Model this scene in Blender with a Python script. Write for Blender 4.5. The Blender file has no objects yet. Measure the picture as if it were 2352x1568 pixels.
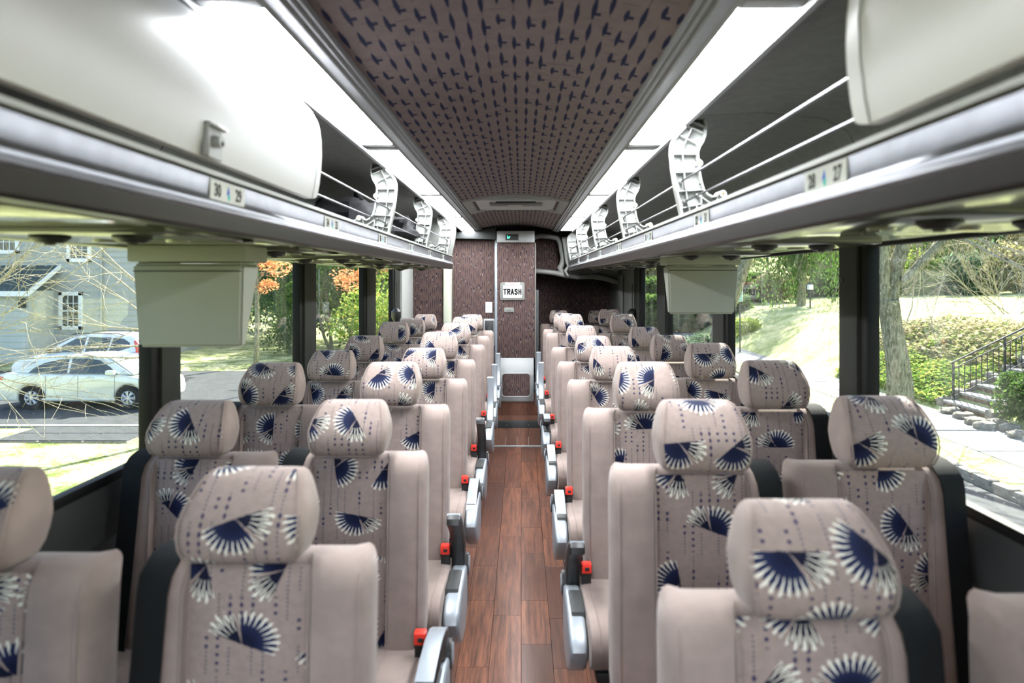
import bpy, bmesh, math, random
from mathutils import Vector, Matrix, noise

random.seed(7)
SC = bpy.context.scene
COL = SC.collection
PI = math.pi
R_ = random.Random(11)

# ------------------------------------------------------------------ camera, world, sun, exposure
CAMZ = 1.66
BC = -0.04            # centre line of the bus (camera stands slightly right of it)
cam_d = bpy.data.cameras.new('camera')
cam_d.sensor_width = 36.0
cam_d.lens = 24.0
cam_d.shift_x = -21 / 2352
cam_d.shift_y = -141 / 2352
cam_d.clip_start = 0.05
cam_d.clip_end = 300
cam_d.dof.use_dof = True
cam_d.dof.focus_distance = 5.6
cam_d.dof.aperture_fstop = 2.8
cam = bpy.data.objects.new('camera', cam_d)
cam.location = (0, 0, CAMZ)
cam.rotation_euler = (PI / 2, 0, 0)
COL.objects.link(cam)
SC.camera = cam

SC.view_settings.view_transform = 'Standard'
SC.view_settings.look = 'None'
SC.view_settings.gamma = 1.0
SC.view_settings.use_curve_mapping = False
SC.view_settings.exposure = 1.1

SUN_AZ, SUN_EL = math.radians(28), math.radians(40)   # sun stands behind the right-hand hill (azimuth from +Y towards +X)
world = bpy.data.worlds.new('sky')
SC.world = world
world.use_nodes = True
wn = world.node_tree.nodes
sky = wn.new('ShaderNodeTexSky')
sky.sky_type = 'NISHITA'
sky.sun_disc = False
sky.sun_elevation = SUN_EL
sky.sun_rotation = SUN_AZ
sky.air_density = 1.0
sky.dust_density = 2.0
wn['Background'].inputs['Strength'].default_value = 0.27
world.node_tree.links.new(sky.outputs['Color'], wn['Background'].inputs['Color'])

sun_d = bpy.data.lights.new('sun', 'SUN')
sun_d.energy = 12.5
sun_d.angle = math.radians(0.6)
sun_d.color = (1.0, 0.955, 0.86)
sun = bpy.data.objects.new('sun', sun_d)
sdir = Vector((math.sin(SUN_AZ) * math.cos(SUN_EL), math.cos(SUN_AZ) * math.cos(SUN_EL), math.sin(SUN_EL)))
sun.rotation_euler = (-sdir).to_track_quat('-Z', 'Y').to_euler()
sun.location = (0, 0, 30)
COL.objects.link(sun)

LAMP = 38.0           # emission of the ceiling light diffusers
SC.cycles.max_bounces = 10
SC.cycles.transparent_max_bounces = 24
SC.cycles.sample_clamp_indirect = 6.0
SC.cycles.use_denoising = True


def P(u, v, Y):
    """world point seen at pixel (u, v) of the photograph at depth Y"""
    return Vector(((u - 1197) / 1568 * Y, Y, CAMZ - (v - 643) / 1568 * Y))


# ------------------------------------------------------------------ node helper
class NX:
    def __init__(s, nt, sock):
        s.nt, s.s = nt, sock

    def _m(s, op, *a):
        n = s.nt.nodes.new('ShaderNodeMath')
        n.operation = op
        for i, v in enumerate((s,) + a):
            if isinstance(v, NX):
                s.nt.links.new(v.s, n.inputs[i])
            else:
                n.inputs[i].default_value = float(v)
        return NX(s.nt, n.outputs[0])

    def __add__(s, o): return s._m('ADD', o)
    def __sub__(s, o): return s._m('SUBTRACT', o)
    def __mul__(s, o): return s._m('MULTIPLY', o)
    def __truediv__(s, o): return s._m('DIVIDE', o)
    def __radd__(s, o): return s._m('ADD', o)
    def __rmul__(s, o): return s._m('MULTIPLY', o)
    def __rsub__(s, o): return (s * -1) + o
    def lt(s, o): return s._m('LESS_THAN', o)
    def gt(s, o): return s._m('GREATER_THAN', o)
    def floor(s): return s._m('FLOOR')
    def fract(s): return s._m('FRACT')
    def abs(s): return s._m('ABSOLUTE')
    def sin(s): return s._m('SINE')
    def cos(s): return s._m('COSINE')
    def sqrt(s): return s._m('SQRT')
    def max(s, o): return s._m('MAXIMUM', o)
    def min(s, o): return s._m('MINIMUM', o)
    def atan2(s, o): return s._m('ARCTAN2', o)
    def mod2(s): return s._m('FLOORED_MODULO', 2.0)

    def step(s, a, b):      # smooth ramp 0..1 between a and b
        n = s.nt.nodes.new('ShaderNodeMapRange')
        n.interpolation_type = 'SMOOTHSTEP'
        s.nt.links.new(s.s, n.inputs[0])
        n.inputs[1].default_value = a
        n.inputs[2].default_value = b
        return NX(s.nt, n.outputs[0])


def comb(nt, x, y, z=0.0):
    n = nt.nodes.new('ShaderNodeCombineXYZ')
    for i, v in enumerate((x, y, z)):
        if isinstance(v, NX):
            nt.links.new(v.s, n.inputs[i])
        else:
            n.inputs[i].default_value = v
    return n.outputs[0]


def rnd(nt, x, y, z=0.0):   # white noise from cell ids
    n = nt.nodes.new('ShaderNodeTexWhiteNoise')
    n.noise_dimensions = '3D'
    nt.links.new(comb(nt, x, y, z), n.inputs['Vector'])
    return NX(nt, n.outputs['Value'])


def mixc(nt, fac, a, b):
    n = nt.nodes.new('ShaderNodeMix')
    n.data_type = 'RGBA'
    if isinstance(fac, NX):
        nt.links.new(fac.s, n.inputs[0])
    else:
        n.inputs[0].default_value = fac
    for i, v in ((6, a), (7, b)):
        if isinstance(v, (tuple, list)):
            n.inputs[i].default_value = (*v[:3], 1)
        else:
            nt.links.new(v, n.inputs[i])
    return n.outputs[2]


def texnoise(nt, vec, scale, detail=3.0, rough=0.55):
    n = nt.nodes.new('ShaderNodeTexNoise')
    n.inputs['Scale'].default_value = scale
    n.inputs['Detail'].default_value = detail
    n.inputs['Roughness'].default_value = rough
    if vec is not None:
        nt.links.new(vec, n.inputs['Vector'])
    return NX(nt, n.outputs['Fac'])


def newmat(name, rough=0.6, metal=0.0, spec=0.5, sheen=0.0):
    m = bpy.data.materials.new(name)
    m.use_nodes = True
    b = m.node_tree.nodes['Principled BSDF']
    b.inputs['Roughness'].default_value = rough
    b.inputs['Metallic'].default_value = metal
    b.inputs['Specular IOR Level'].default_value = spec
    if sheen:
        b.inputs['Sheen Weight'].default_value = sheen
        b.inputs['Sheen Roughness'].default_value = 0.4
    return m, m.node_tree, b


def mat(name, col, rough=0.6, metal=0.0, spec=0.5, var=0.06, scale=9.0, bump=0.0, bscale=300, sheen=0.0, coords='Object'):
    """plain surface with a little procedural variation and relief"""
    m, nt, b = newmat(name, rough, metal, spec, sheen)
    tc = nt.nodes.new('ShaderNodeTexCoord')
    n = texnoise(nt, tc.outputs[coords], scale)
    lo = tuple(c * (1 - var) for c in col)
    hi = tuple(min(1, c * (1 + var)) for c in col)
    nt.links.new(mixc(nt, n.step(0.3, 0.7), lo, hi), b.inputs['Base Color'])
    if bump:
        bn = nt.nodes.new('ShaderNodeBump')
        bn.inputs['Strength'].default_value = bump
        bn.inputs['Distance'].default_value = 0.002
        nt.links.new(texnoise(nt, tc.outputs[coords], bscale).s, bn.inputs['Height'])
        nt.links.new(bn.outputs[0], b.inputs['Normal'])
    return m


def coord(nt, kind='Object'):
    tc = nt.nodes.new('ShaderNodeTexCoord')
    sp = nt.nodes.new('ShaderNodeSeparateXYZ')
    nt.links.new(tc.outputs[kind], sp.inputs[0])
    return [NX(nt, o) for o in sp.outputs], tc.outputs[kind]


VELOUR = (0.240, 0.188, 0.167)


def mat_velour_print():
    """taupe velour with navy fans and feathers with cream tips, and columns of small navy squares"""
    m, nt, b = newmat('printed_velour', 0.9, 0, 0.15, 0.12)
    (u0, v0, _), uvs = coord(nt, 'UV')
    oi = nt.nodes.new('ShaderNodeObjectInfo')
    orr = NX(nt, oi.outputs['Random'])
    u = u0 + orr * 7.31
    v = v0 + orr * 3.77
    S = 0.150
    cy = (v / S).floor()
    us = u / S + cy.mod2() * 0.5
    cx = us.floor()
    fu = us.fract() - 0.5
    fv = (v / S).fract() - 0.5
    r1 = rnd(nt, cx, cy, 1.3)
    r2 = rnd(nt, cx, cy, 4.7)
    r3 = rnd(nt, cx, cy, 9.1)
    px = (fu - (r2 - 0.5) * 0.10) * S
    py = (fv - (r3 - 0.5) * 0.10) * S
    rot = r1 * 6.283
    base = mixc(nt, texnoise(nt, uvs, 60, 4).step(0.3, 0.7), tuple(c * 0.93 for c in VELOUR), tuple(c * 1.07 for c in VELOUR))
    navy = (0.004, 0.006, 0.022)
    blue = (0.045, 0.065, 0.19)
    cream = (0.60, 0.57, 0.49)

    wob = texnoise(nt, uvs, 90, 2) - 0.5

    def fan(qx, qy, ang, half, nray, R0, R1):
        c, s = ang.cos(), ang.sin()
        x = qx * c + qy * s
        y = qy * c - qx * s
        r = (x * x + y * y).sqrt()
        a = y.atan2(x) + wob * 0.10
        ph = (a / half) * nray
        ray = (ph * PI).cos() * 0.5 + 0.5
        lob = R1 - (1 - ray) * 0.011 - (a / half) * (a / half) * 0.006 + wob * 0.02
        inside = a.abs().lt(half) * r.lt(lob) * r.gt(0.002)
        tip = r.gt(R0 + wob * 0.02)
        return inside, ray, tip, r

    # dotted columns
    dc = (u / 0.021).floor()
    du = (u / 0.021).fract() - 0.5
    dv = (v / 0.0085).fract() - 0.5
    dr = (v / 0.0085).floor()
    blk = rnd(nt, dc, (v / 0.055).floor(), 2.2)
    small = du.abs().lt(0.06) * dv.abs().lt(0.22) * blk.gt(0.60)
    dv2 = (v / 0.017).fract() - 0.5
    big = du.abs().lt(0.15) * dv2.abs().lt(0.19) * rnd(nt, dc, (v / 0.038).floor(), 5.5).gt(0.78)
    dots = small.max(big)
    c1 = mixc(nt, dots, base, (0.02, 0.02, 0.06))
    # fan with many fine rays: cream strokes that widen towards the tips
    inA, ryA, tipA, rA = fan(px, py, rot, 1.02, 10.0, 0.055, 0.072)
    colA = mixc(nt, rA.step(0.015, 0.05), navy, (0.013, 0.018, 0.052))
    c2 = mixc(nt, inA, c1, colA)
    c3 = mixc(nt, inA * ryA.gt(1.66 - rA * 16.5), c2, cream)
    # feather with a few thick fingers, leaving the same root sideways
    inB, ryB, tipB, rB = fan(px, py, rot + 1.62, 0.44, 4.0, 0.056, 0.076)
    gapB = 1 - ryB.lt(0.22) * rB.gt(0.040)
    c4 = mixc(nt, inB * gapB, c3, (0.005, 0.006, 0.018))
    c5 = mixc(nt, inB * (ryB.gt(1.98 - rB * 20.5)).max(ryB.lt(0.10) * rB.gt(0.030)), c4, cream)
    nt.links.new(c5, b.inputs['Base Color'])
    return m


def mat_dash_fabric(name, base, ink, pu, pv, lens, wid, hook, dots=False, axes=(0, 1), line=0.5):
    """woven fabric with navy dashes in columns, small hooks and thin cross threads"""
    m, nt, b = newmat(name, 0.9, 0, 0.2)
    cs, vec = coord(nt, 'Object')
    u, v = cs[axes[0]], cs[axes[1]]
    cu = (u / pu).floor()
    fu = (u / pu).fract() - 0.5
    sh = rnd(nt, cu, 0.0, 3.1)
    vv = v / pv + sh
    cv = vv.floor()
    fv = vv.fract() - 0.5
    r = rnd(nt, cu, cv, 1.1)
    r2 = rnd(nt, cu, cv, 6.1)
    L = lens * (0.5 + r * 0.5)
    taper = 1 - (fv / L).abs()
    dash = fu.abs().lt(taper.max(0).sqrt() * wid) * taper.gt(0)
    hk = (fv - (r2 - 0.5) * 0.4).abs().lt(0.06) * (fu - 0.2).abs().lt(0.27) * r2.gt(1 - hook)
    thin = (fv - (r - 0.5) * 0.9).abs().lt(0.012) * r2.gt(line)
    thin2 = (fu - 0.02).abs().lt(0.03) * r2.lt(0.4)
    fine = texnoise(nt, vec, 900, 2)
    big = texnoise(nt, vec, 25, 3)
    bc = mixc(nt, (fine * 0.6 + big * 0.4).step(0.35, 0.65), tuple(c * 0.86 for c in base), tuple(min(1, c * 1.12) for c in base))
    c1 = mixc(nt, thin.max(thin2) * 0.55, bc, ink)
    c2 = mixc(nt, dash.max(hk), c1, ink)
    if dots:
        dd = ((fv / L).abs() - 0.35).abs()
        dvv = (v / 0.011).fract() - 0.5
        dt = fu.abs().lt(0.13) * dvv.abs().lt(0.24) * (fv - (r - 0.5) * 0.5).abs().lt(0.10) * r2.gt(0.66)
        c2 = mixc(nt, dt, c2, (0.32, 0.30, 0.28))
    nt.links.new(c2, b.inputs['Base Color'])
    return m


def mat_wood():
    m, nt, b = newmat('plank_vinyl', 0.38, 0, 0.4)
    cs, vec = coord(nt, 'Object')
    oi = nt.nodes.new('ShaderNodeObjectInfo')
    orr = NX(nt, oi.outputs['Random'])
    mp = nt.nodes.new('ShaderNodeVectorMath')
    mp.operation = 'MULTIPLY_ADD'
    nt.links.new(vec, mp.inputs[0])
    mp.inputs[1].default_value = (60, 3.0, 10)
    nt.links.new(comb(nt, orr * 40, orr * 17, 0.0), mp.inputs[2])
    g = texnoise(nt, mp.outputs[0], 1.0, 6, 0.65)
    g2 = texnoise(nt, mp.outputs[0], 5.0, 3)
    tone = orr * 0.75 + 0.15
    c = mixc(nt, g.step(0.3, 0.72), (0.055, 0.020, 0.012), (0.27, 0.105, 0.055))
    c = mixc(nt, g2.step(0.55, 0.75) * 0.45, c, (0.03, 0.012, 0.009))
    c = mixc(nt, tone, (0.065, 0.030, 0.022), c)
    nt.links.new(c, b.inputs['Base Color'])
    return m


def mat_emit(name, col, s):
    m = bpy.data.materials.new(name)
    m.use_nodes = True
    nt = m.node_tree
    nt.nodes.remove(nt.nodes['Principled BSDF'])
    e = nt.nodes.new('ShaderNodeEmission')
    e.inputs[0].default_value = (*col, 1)
    e.inputs[1].default_value = s
    nt.links.new(e.outputs[0], nt.nodes['Material Output'].inputs[0])
    return m


def mat_glass():
    m = bpy.data.materials.new('window_glass')
    m.use_nodes = True
    nt = m.node_tree
    nt.nodes.remove(nt.nodes['Principled BSDF'])
    t = nt.nodes.new('ShaderNodeBsdfTransparent')
    t.inputs[0].default_value = (0.93, 0.975, 0.955, 1)
    g = nt.nodes.new('ShaderNodeBsdfGlossy')
    g.inputs['Roughness'].default_value = 0.01
    lw = nt.nodes.new('ShaderNodeLayerWeight')
    lw.inputs[0].default_value = 0.5
    fc = NX(nt, lw.outputs['Facing'])
    mx = nt.nodes.new('ShaderNodeMixShader')
    nt.links.new((fc._m('POWER', 4.5) * 0.85 + 0.055).s, mx.inputs[0])
    nt.links.new(t.outputs[0], mx.inputs[1])
    nt.links.new(g.outputs[0], mx.inputs[2])
    # a film of dust on the outside of the pane
    tc = nt.nodes.new('ShaderNodeTexCoord')
    n1 = texnoise(nt, tc.outputs['Object'], 160, 2)
    n2 = texnoise(nt, tc.outputs['Object'], 4, 3)
    dust = n1.step(0.66, 0.72) * 0.22 + n2.step(0.35, 0.8) * 0.03
    d = nt.nodes.new('ShaderNodeBsdfTranslucent')
    d.inputs[0].default_value = (0.8, 0.85, 0.8, 1)
    mx2 = nt.nodes.new('ShaderNodeMixShader')
    nt.links.new(dust.s, mx2.inputs[0])
    nt.links.new(mx.outputs[0], mx2.inputs[1])
    nt.links.new(d.outputs[0], mx2.inputs[2])
    nt.links.new(mx2.outputs[0], nt.nodes['Material Output'].inputs[0])
    return m


def mat_leaf(name, c1, c2, c3=None, trans=0.5):
    m = bpy.data.materials.new(name)
    m.use_nodes = True
    nt = m.node_tree
    nt.nodes.remove(nt.nodes['Principled BSDF'])
    (x, y, z), vec = coord(nt, 'Object')
    geo = nt.nodes.new('ShaderNodeNewGeometry')
    isl = NX(nt, geo.outputs['Random Per Island'])
    c = mixc(nt, isl, c1, c2)
    if c3:
        c = mixc(nt, (isl * 7.7).fract().gt(0.82), c, c3)
    d = nt.nodes.new('ShaderNodeBsdfDiffuse')
    t = nt.nodes.new('ShaderNodeBsdfTranslucent')
    nt.links.new(c, d.inputs[0])
    nt.links.new(c, t.inputs[0])
    mx = nt.nodes.new('ShaderNodeMixShader')
    mx.inputs[0].default_value = trans
    nt.links.new(d.outputs[0], mx.inputs[1])
    nt.links.new(t.outputs[0], mx.inputs[2])
    nt.links.new(mx.outputs[0], nt.nodes['Material Output'].inputs[0])
    return m


def mat_grass(name, a, b_, litter=(0.35, 0.17, 0.07)):
    m, nt, b = newmat(name, 0.95, 0, 0.1)
    cs, vec = coord(nt, 'Object')
    n1 = texnoise(nt, vec, 1.1, 5, 0.6)
    n2 = texnoise(nt, vec, 14, 4, 0.7)
    c = mixc(nt, (n1 * 0.55 + n2 * 0.45).step(0.38, 0.62), a, b_)
    lv = nt.nodes.new('ShaderNodeTexVoronoi')
    lv.inputs['Scale'].default_value = 5.5
    nt.links.new(vec, lv.inputs['Vector'])
    leaf = NX(nt, lv.outputs['Distance']).lt(0.16)
    c = mixc(nt, leaf * n1.gt(0.47) * 0.8, c, litter)
    nt.links.new(c, b.inputs['Base Color'])
    return m


def mat_bark(name, a, b_):
    m, nt, b = newmat(name, 0.95, 0, 0.1)
    cs, vec = coord(nt, 'Object')
    mp = nt.nodes.new('ShaderNodeMapping')
    mp.inputs['Scale'].default_value = (9, 9, 2.2)
    nt.links.new(vec, mp.inputs[0])
    n = texnoise(nt, mp.outputs[0], 3, 6, 0.65)
    nt.links.new(mixc(nt, n.step(0.35, 0.65), a, b_), b.inputs['Base Color'])
    bn = nt.nodes.new('ShaderNodeBump')
    bn.inputs['Strength'].default_value = 0.8
    bn.inputs['Distance'].default_value = 0.02
    nt.links.new(n.s, bn.inputs['Height'])
    nt.links.new(bn.outputs[0], b.inputs['Normal'])
    return m


M = {}
M['velour'] = mat('plain_velour', VELOUR, 0.92, 0, 0.15, 0.09, 14, 0.25, 700, 0.15)
M['print'] = mat_velour_print()
M['ceil'] = mat_dash_fabric('ceiling_fabric', (0.148, 0.116, 0.110), (0.006, 0.009, 0.034), 0.0365, 0.145, 0.46, 0.17, 0.5)
M['wallf'] = mat_dash_fabric('bulkhead_fabric', (0.082, 0.053, 0.047), (0.004, 0.006, 0.018), 0.021, 0.135, 0.49, 0.15, 0.3, True, (0, 2), 0.6)
M['wood'] = mat_wood()
M['black'] = mat('black_plastic', (0.012, 0.012, 0.013), 0.42, 0, 0.5)
M['belt'] = mat('black_webbing', (0.006, 0.007, 0.0075), 0.85, 0, 0.2, 0.1, 40, 0.4, 900)
M['rubber'] = mat('black_rubber', (0.006, 0.006, 0.006), 0.6, 0, 0.2)
M['grey'] = mat('grey_plastic', (0.15, 0.153, 0.142), 0.5, 0, 0.4, 0.04, 6, 0.1, 500)
M['dgrey'] = mat('dark_grey_plastic', (0.035, 0.037, 0.037), 0.5, 0, 0.25)
M['lgrey'] = mat('light_grey_plastic', (0.29, 0.30, 0.30), 0.4, 0, 0.5, 0.03, 6)
M['silver'] = mat('silver_plastic', (0.28, 0.31, 0.34), 0.35, 0.25, 0.5, 0.03)
M['white'] = mat('white_plastic', (0.33, 0.34, 0.325), 0.4, 0, 0.5, 0.03, 8)
M['door'] = mat('locker_door_lacquer', (0.62, 0.62, 0.63), 0.34, 0, 0.5, 0.02, 3)
M['pod'] = mat('compartment_lining', (0.105, 0.105, 0.100), 0.8, 0, 0.2, 0.08, 30, 0.2, 600)
M['alu'] = mat('brushed_aluminium', (0.20, 0.205, 0.225), 0.34, 0.8, 0.5, 0.08, 20)
M['dalu'] = mat('dark_bronze_panel', (0.018, 0.014, 0.014), 0.3, 0.0, 0.22, 0.08, 5)
M['steel'] = mat('steel_rod', (0.07, 0.07, 0.08), 0.4, 0.7)
M['brass'] = mat('brass_insert', (0.55, 0.33, 0.08), 0.35, 0.9)
M['under'] = mat('glossy_service_panel', (0.065, 0.068, 0.052), 0.14, 0, 0.5, 0.03, 3)
M['lens'] = mat('clear_lens', (0.20, 0.215, 0.15), 0.08, 0, 1.0)
M['monitor'] = mat('monitor_housing', (0.24, 0.25, 0.215), 0.6, 0, 0.3, 0.04, 3, 0.15, 500)
M['pillar'] = mat('pillar_trim', (0.024, 0.026, 0.023), 0.5, 0, 0.2)
M['trimg'] = mat('lamp_trim', (0.20, 0.20, 0.21), 0.45, 0.3, 0.5, 0.05, 30)
M['diff'] = mat_emit('lamp_diffuser', (0.93, 0.965, 1.0), LAMP)
M['glass'] = mat_glass()
M['red'] = mat('red_button', (0.80, 0.035, 0.02), 0.4)
M['teal'] = mat('teal_clip', (0.02, 0.15, 0.2), 0.4)
M['bag'] = mat('black_cloth', (0.010, 0.010, 0.011), 0.9, 0, 0.1, 0.2, 30, 0.5, 300)
M['paper'] = mat('white_label', (0.60, 0.61, 0.60), 0.6)
M['ink'] = mat('black_ink', (0.015, 0.015, 0.015), 0.7)
M['redink'] = mat('red_ink', (0.6, 0.03, 0.05), 0.7)
M['blueink'] = mat('blue_ink', (0.02, 0.10, 0.62), 0.7)
M['tealink'] = mat('teal_ink', (0.0, 0.48, 0.42), 0.7)
M['green_led'] = mat_emit('green_led', (0.05, 1.0, 0.45), 1.6)
M['cream'] = mat('cream_panel', (0.42, 0.44, 0.35), 0.5)
# outdoors
M['lawn'] = mat_grass('lawn', (0.10, 0.155, 0.03), (0.62, 0.60, 0.32))
M['lawn2'] = mat_grass('lawn_uphill', (0.26, 0.31, 0.09), (0.58, 0.58, 0.29))
M['soil'] = mat_grass('leaf_litter', (0.20, 0.13, 0.08), (0.34, 0.25, 0.15))
M['asphalt'] = mat('asphalt', (0.055, 0.060, 0.062), 0.9, 0, 0.2, 0.15, 4, 0.4, 60)
M['concrete'] = mat('concrete', (0.27, 0.27, 0.26), 0.9, 0, 0.2, 0.14, 3, 0.3, 60)
M['stone'] = mat('grey_stone', (0.24, 0.22, 0.185), 0.9, 0, 0.2, 0.25, 8, 0.5, 30)
M['brick'] = mat('brown_brick', (0.20, 0.135, 0.10), 0.9, 0, 0.2, 0.3, 12, 0.5, 60)
M['siding'] = mat('grey_siding', (0.40, 0.41, 0.39), 0.8, 0, 0.2, 0.05, 3)
M['siding2'] = mat('pale_siding', (0.52, 0.53, 0.48), 0.8, 0, 0.2, 0.05, 3)
M['wtrim'] = mat('white_paint', (0.85, 0.86, 0.85), 0.6)
M['roof'] = mat('dark_shingle', (0.045, 0.07, 0.075), 0.9, 0, 0.2, 0.3, 20)
M['wpane'] = mat('house_window_glass', (0.045, 0.05, 0.045), 0.1, 0, 0.9, 0.4, 2)
M['paint_w'] = mat('pale_silver_car_paint', (0.66, 0.70, 0.66), 0.22, 0.15, 0.7, 0.01, 3)
M['paint_s'] = mat('white_car_paint', (0.72, 0.75, 0.77), 0.22, 0.1, 0.7, 0.01, 3)
M['carglass'] = mat('car_glass', (0.05, 0.065, 0.06), 0.06, 0, 1.0, 0.3, 1.5)
M['tyre'] = mat('tyre_rubber', (0.015, 0.015, 0.016), 0.85)
M['rim'] = mat('alloy_wheel', (0.62, 0.63, 0.64), 0.3, 0.6)
M['tail'] = mat('tail_lamp', (0.62, 0.03, 0.03), 0.2, 0, 0.8)
M['amber'] = mat('headlamp', (0.75, 0.62, 0.5), 0.15, 0, 0.9)
M['iron'] = mat('black_iron', (0.02, 0.024, 0.026), 0.5, 0.4)
M['bark'] = mat_bark('bark', (0.13, 0.12, 0.075), (0.34, 0.33, 0.22))
M['twig'] = mat_bark('twig_bark', (0.22, 0.19, 0.13), (0.46, 0.42, 0.32))
M['leafg'] = mat_leaf('evergreen_leaves', (0.035, 0.085, 0.020), (0.13, 0.22, 0.05))
M['leafb'] = mat_leaf('bright_leaves', (0.12, 0.24, 0.03), (0.38, 0.50, 0.12), (0.55, 0.50, 0.12))
M['leafo'] = mat_leaf('orange_leaves', (0.65, 0.26, 0.10), (0.85, 0.48, 0.25))
M['leafd'] = mat_leaf('dry_leaves', (0.22, 0.19, 0.09), (0.55, 0.50, 0.30), (0.20, 0.26, 0.08))
M['leafs'] = mat_leaf('blue_green_leaves', (0.05, 0.11, 0.06), (0.17, 0.27, 0.14))
M['hill'] = mat_grass('wooded_hillside', (0.12, 0.13, 0.05), (0.34, 0.32, 0.17))


# ------------------------------------------------------------------ mesh helper
class MB:
    def __init__(s):
        s.v, s.f, s.m, s.uv = [], [], [], {}
        s.mats = []

    def mi(s, key):
        if key not in s.mats:
            s.mats.append(key)
        return s.mats.index(key)

    def add(s, verts, faces, key, uvs=None):
        o = len(s.v)
        k = s.mi(key)
        s.v += [tuple(p) for p in verts]
        for i, f in enumerate(faces):
            if uvs:
                s.uv[len(s.f)] = [uvs[j] for j in f]
            s.f.append([j + o for j in f])
            s.m.append(k)
        return s

    def box(s, a, b, key, bev=0.0, seg=2, mtx=None):
        a, b = Vector(a), Vector(b)
        bm = bmesh.new()
        bmesh.ops.create_cube(bm, size=1.0)
        d = b - a
        for v in bm.verts:
            v.co = Vector((v.co.x * d.x, v.co.y * d.y, v.co.z * d.z)) + (a + b) / 2
        if bev > 0:
            bmesh.ops.bevel(bm, geom=list(bm.edges), offset=min(bev, 0.49 * min(abs(d.x), abs(d.y), abs(d.z))), segments=seg, profile=0.5, affect='EDGES')
        if mtx is not None:
            bm.transform(mtx)
        bm.normal_update()
        bm.verts.index_update()
        s.add([v.co.copy() for v in bm.verts], [[v.index for v in f.verts] for f in bm.faces], key)
        bm.free()
        return s

    def prism(s, pts, lo, hi, axis, key, bev=0.0, seg=2):
        """polygon in the two other axes, extruded along axis (0,1,2)"""
        bm = bmesh.new()
        def mk(p, h):
            c = [0, 0, 0]
            oth = [i for i in range(3) if i != axis]
            c[oth[0]], c[oth[1]], c[axis] = p[0], p[1], h
            return c
        n = len(pts)
        va = [bm.verts.new(mk(p, lo)) for p in pts]
        vb = [bm.verts.new(mk(p, hi)) for p in pts]
        fa = bm.faces.new(va)
        fb = bm.faces.new(vb[::-1])
        for i in range(n):
            bm.faces.new((va[i], vb[i], vb[(i + 1) % n], va[(i + 1) % n]))
        bmesh.ops.recalc_face_normals(bm, faces=bm.faces)
        if bev > 0:
            ed = list(fa.edges) + list(fb.edges)
            bmesh.ops.bevel(bm, geom=ed, offset=bev, segments=seg, profile=0.5, affect='EDGES')
        bm.verts.index_update()
        s.add([v.co.copy() for v in bm.verts], [[v.index for v in f.verts] for f in bm.faces], key)
        bm.free()
        return s

    def tube(s, pts, r, key, n=8, caps=True, flat=1.0):
        pts = [Vector(p) for p in pts]
        rr = r if isinstance(r, (list, tuple)) else [r] * len(pts)
        verts, faces = [], []
        up = None
        for i, p in enumerate(pts):
            t = (pts[min(i + 1, len(pts) - 1)] - pts[max(i - 1, 0)]).normalized()
            if up is None:
                up = Vector((0, 0, 1)) if abs(t.z) < 0.9 else Vector((1, 0, 0))
            x = t.cross(up).normalized()
            y = x.cross(t).normalized()
            up = y
            for k in range(n):
                a = 2 * PI * k / n
                verts.append(p + x * (math.cos(a) * rr[i]) + y * (math.sin(a) * rr[i] * flat))
        for i in range(len(pts) - 1):
            for k in range(n):
                k2 = (k + 1) % n
                faces.append((i * n + k, i * n + k2, (i + 1) * n + k2, (i + 1) * n + k))
        if caps:
            faces.append(tuple(range(n))[::-1])
            faces.append(tuple(range((len(pts) - 1) * n, len(pts) * n)))
        return s.add(verts, faces, key)

    def cyl(s, a, b, r, key, n=16):
        return s.tube([a, b], r, key, n)

    def loft(s, rings, key, cap=True, close=True, keys=None):
        """rings: equal-length point lists"""
        n = len(rings[0])
        verts = [p for r in rings for p in r]
        faces = []
        m = n if close else n - 1
        for i in range(len(rings) - 1):
            for k in range(m):
                k2 = (k + 1) % n
                faces.append((i * n + k, i * n + k2, (i + 1) * n + k2, (i + 1) * n + k))
        if cap:
            faces.append(tuple(range(n))[::-1])
            faces.append(tuple(range((len(rings) - 1) * n, len(rings) * n)))
        return s.add(verts, faces, key)

    def mesh(s, name, smooth=35):
        me = bpy.data.meshes.new(name)
        me.from_pydata([tuple(v) for v in s.v], [], s.f)
        for k in s.mats:
            me.materials.append(M[k])
        me.polygons.foreach_set('material_index', s.m)
        if s.uv:
            ul = me.uv_layers.new(name='UVMap')
            for fi, uvs in s.uv.items():
                p = me.polygons[fi]
                for li, uv in zip(p.loop_indices, uvs):
                    ul.data[li].uv = uv
        if smooth:
            me.polygons.foreach_set('use_smooth', [True] * len(me.polygons))
            me.set_sharp_from_angle(angle=math.radians(smooth))
        me.update()
        return me

    def build(s, name, parent=None, loc=(0, 0, 0), smooth=35, fixn=True):
        me = s.mesh(name, smooth)
        if fixn:
            bm = bmesh.new()
            bm.from_mesh(me)
            bmesh.ops.recalc_face_normals(bm, faces=bm.faces)
            bm.to_mesh(me)
            bm.free()
            if smooth:
                me.set_sharp_from_angle(angle=math.radians(smooth))
        return obj(name, me, parent, loc)


def obj(name, me, parent=None, loc=(0, 0, 0)):
    o = bpy.data.objects.new(name, me)
    COL.objects.link(o)
    o.location = loc
    if parent is not None:
        o.parent = parent
    return o


def tag(o, label, cat, group=None, kind=None):
    if label:
        o['label'] = label
    if cat:
        o['category'] = cat
    if group:
        o['group'] = group
    if kind:
        o['kind'] = kind
    return o


def thing(name, label, cat, loc=(0, 0, 0), group=None, rz=0):
    o = bpy.data.objects.new(name, None)
    COL.objects.link(o)
    o.location = loc
    o.rotation_euler = (0, 0, rz)
    o.empty_display_size = 0.1
    return tag(o, label, cat, group)


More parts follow.
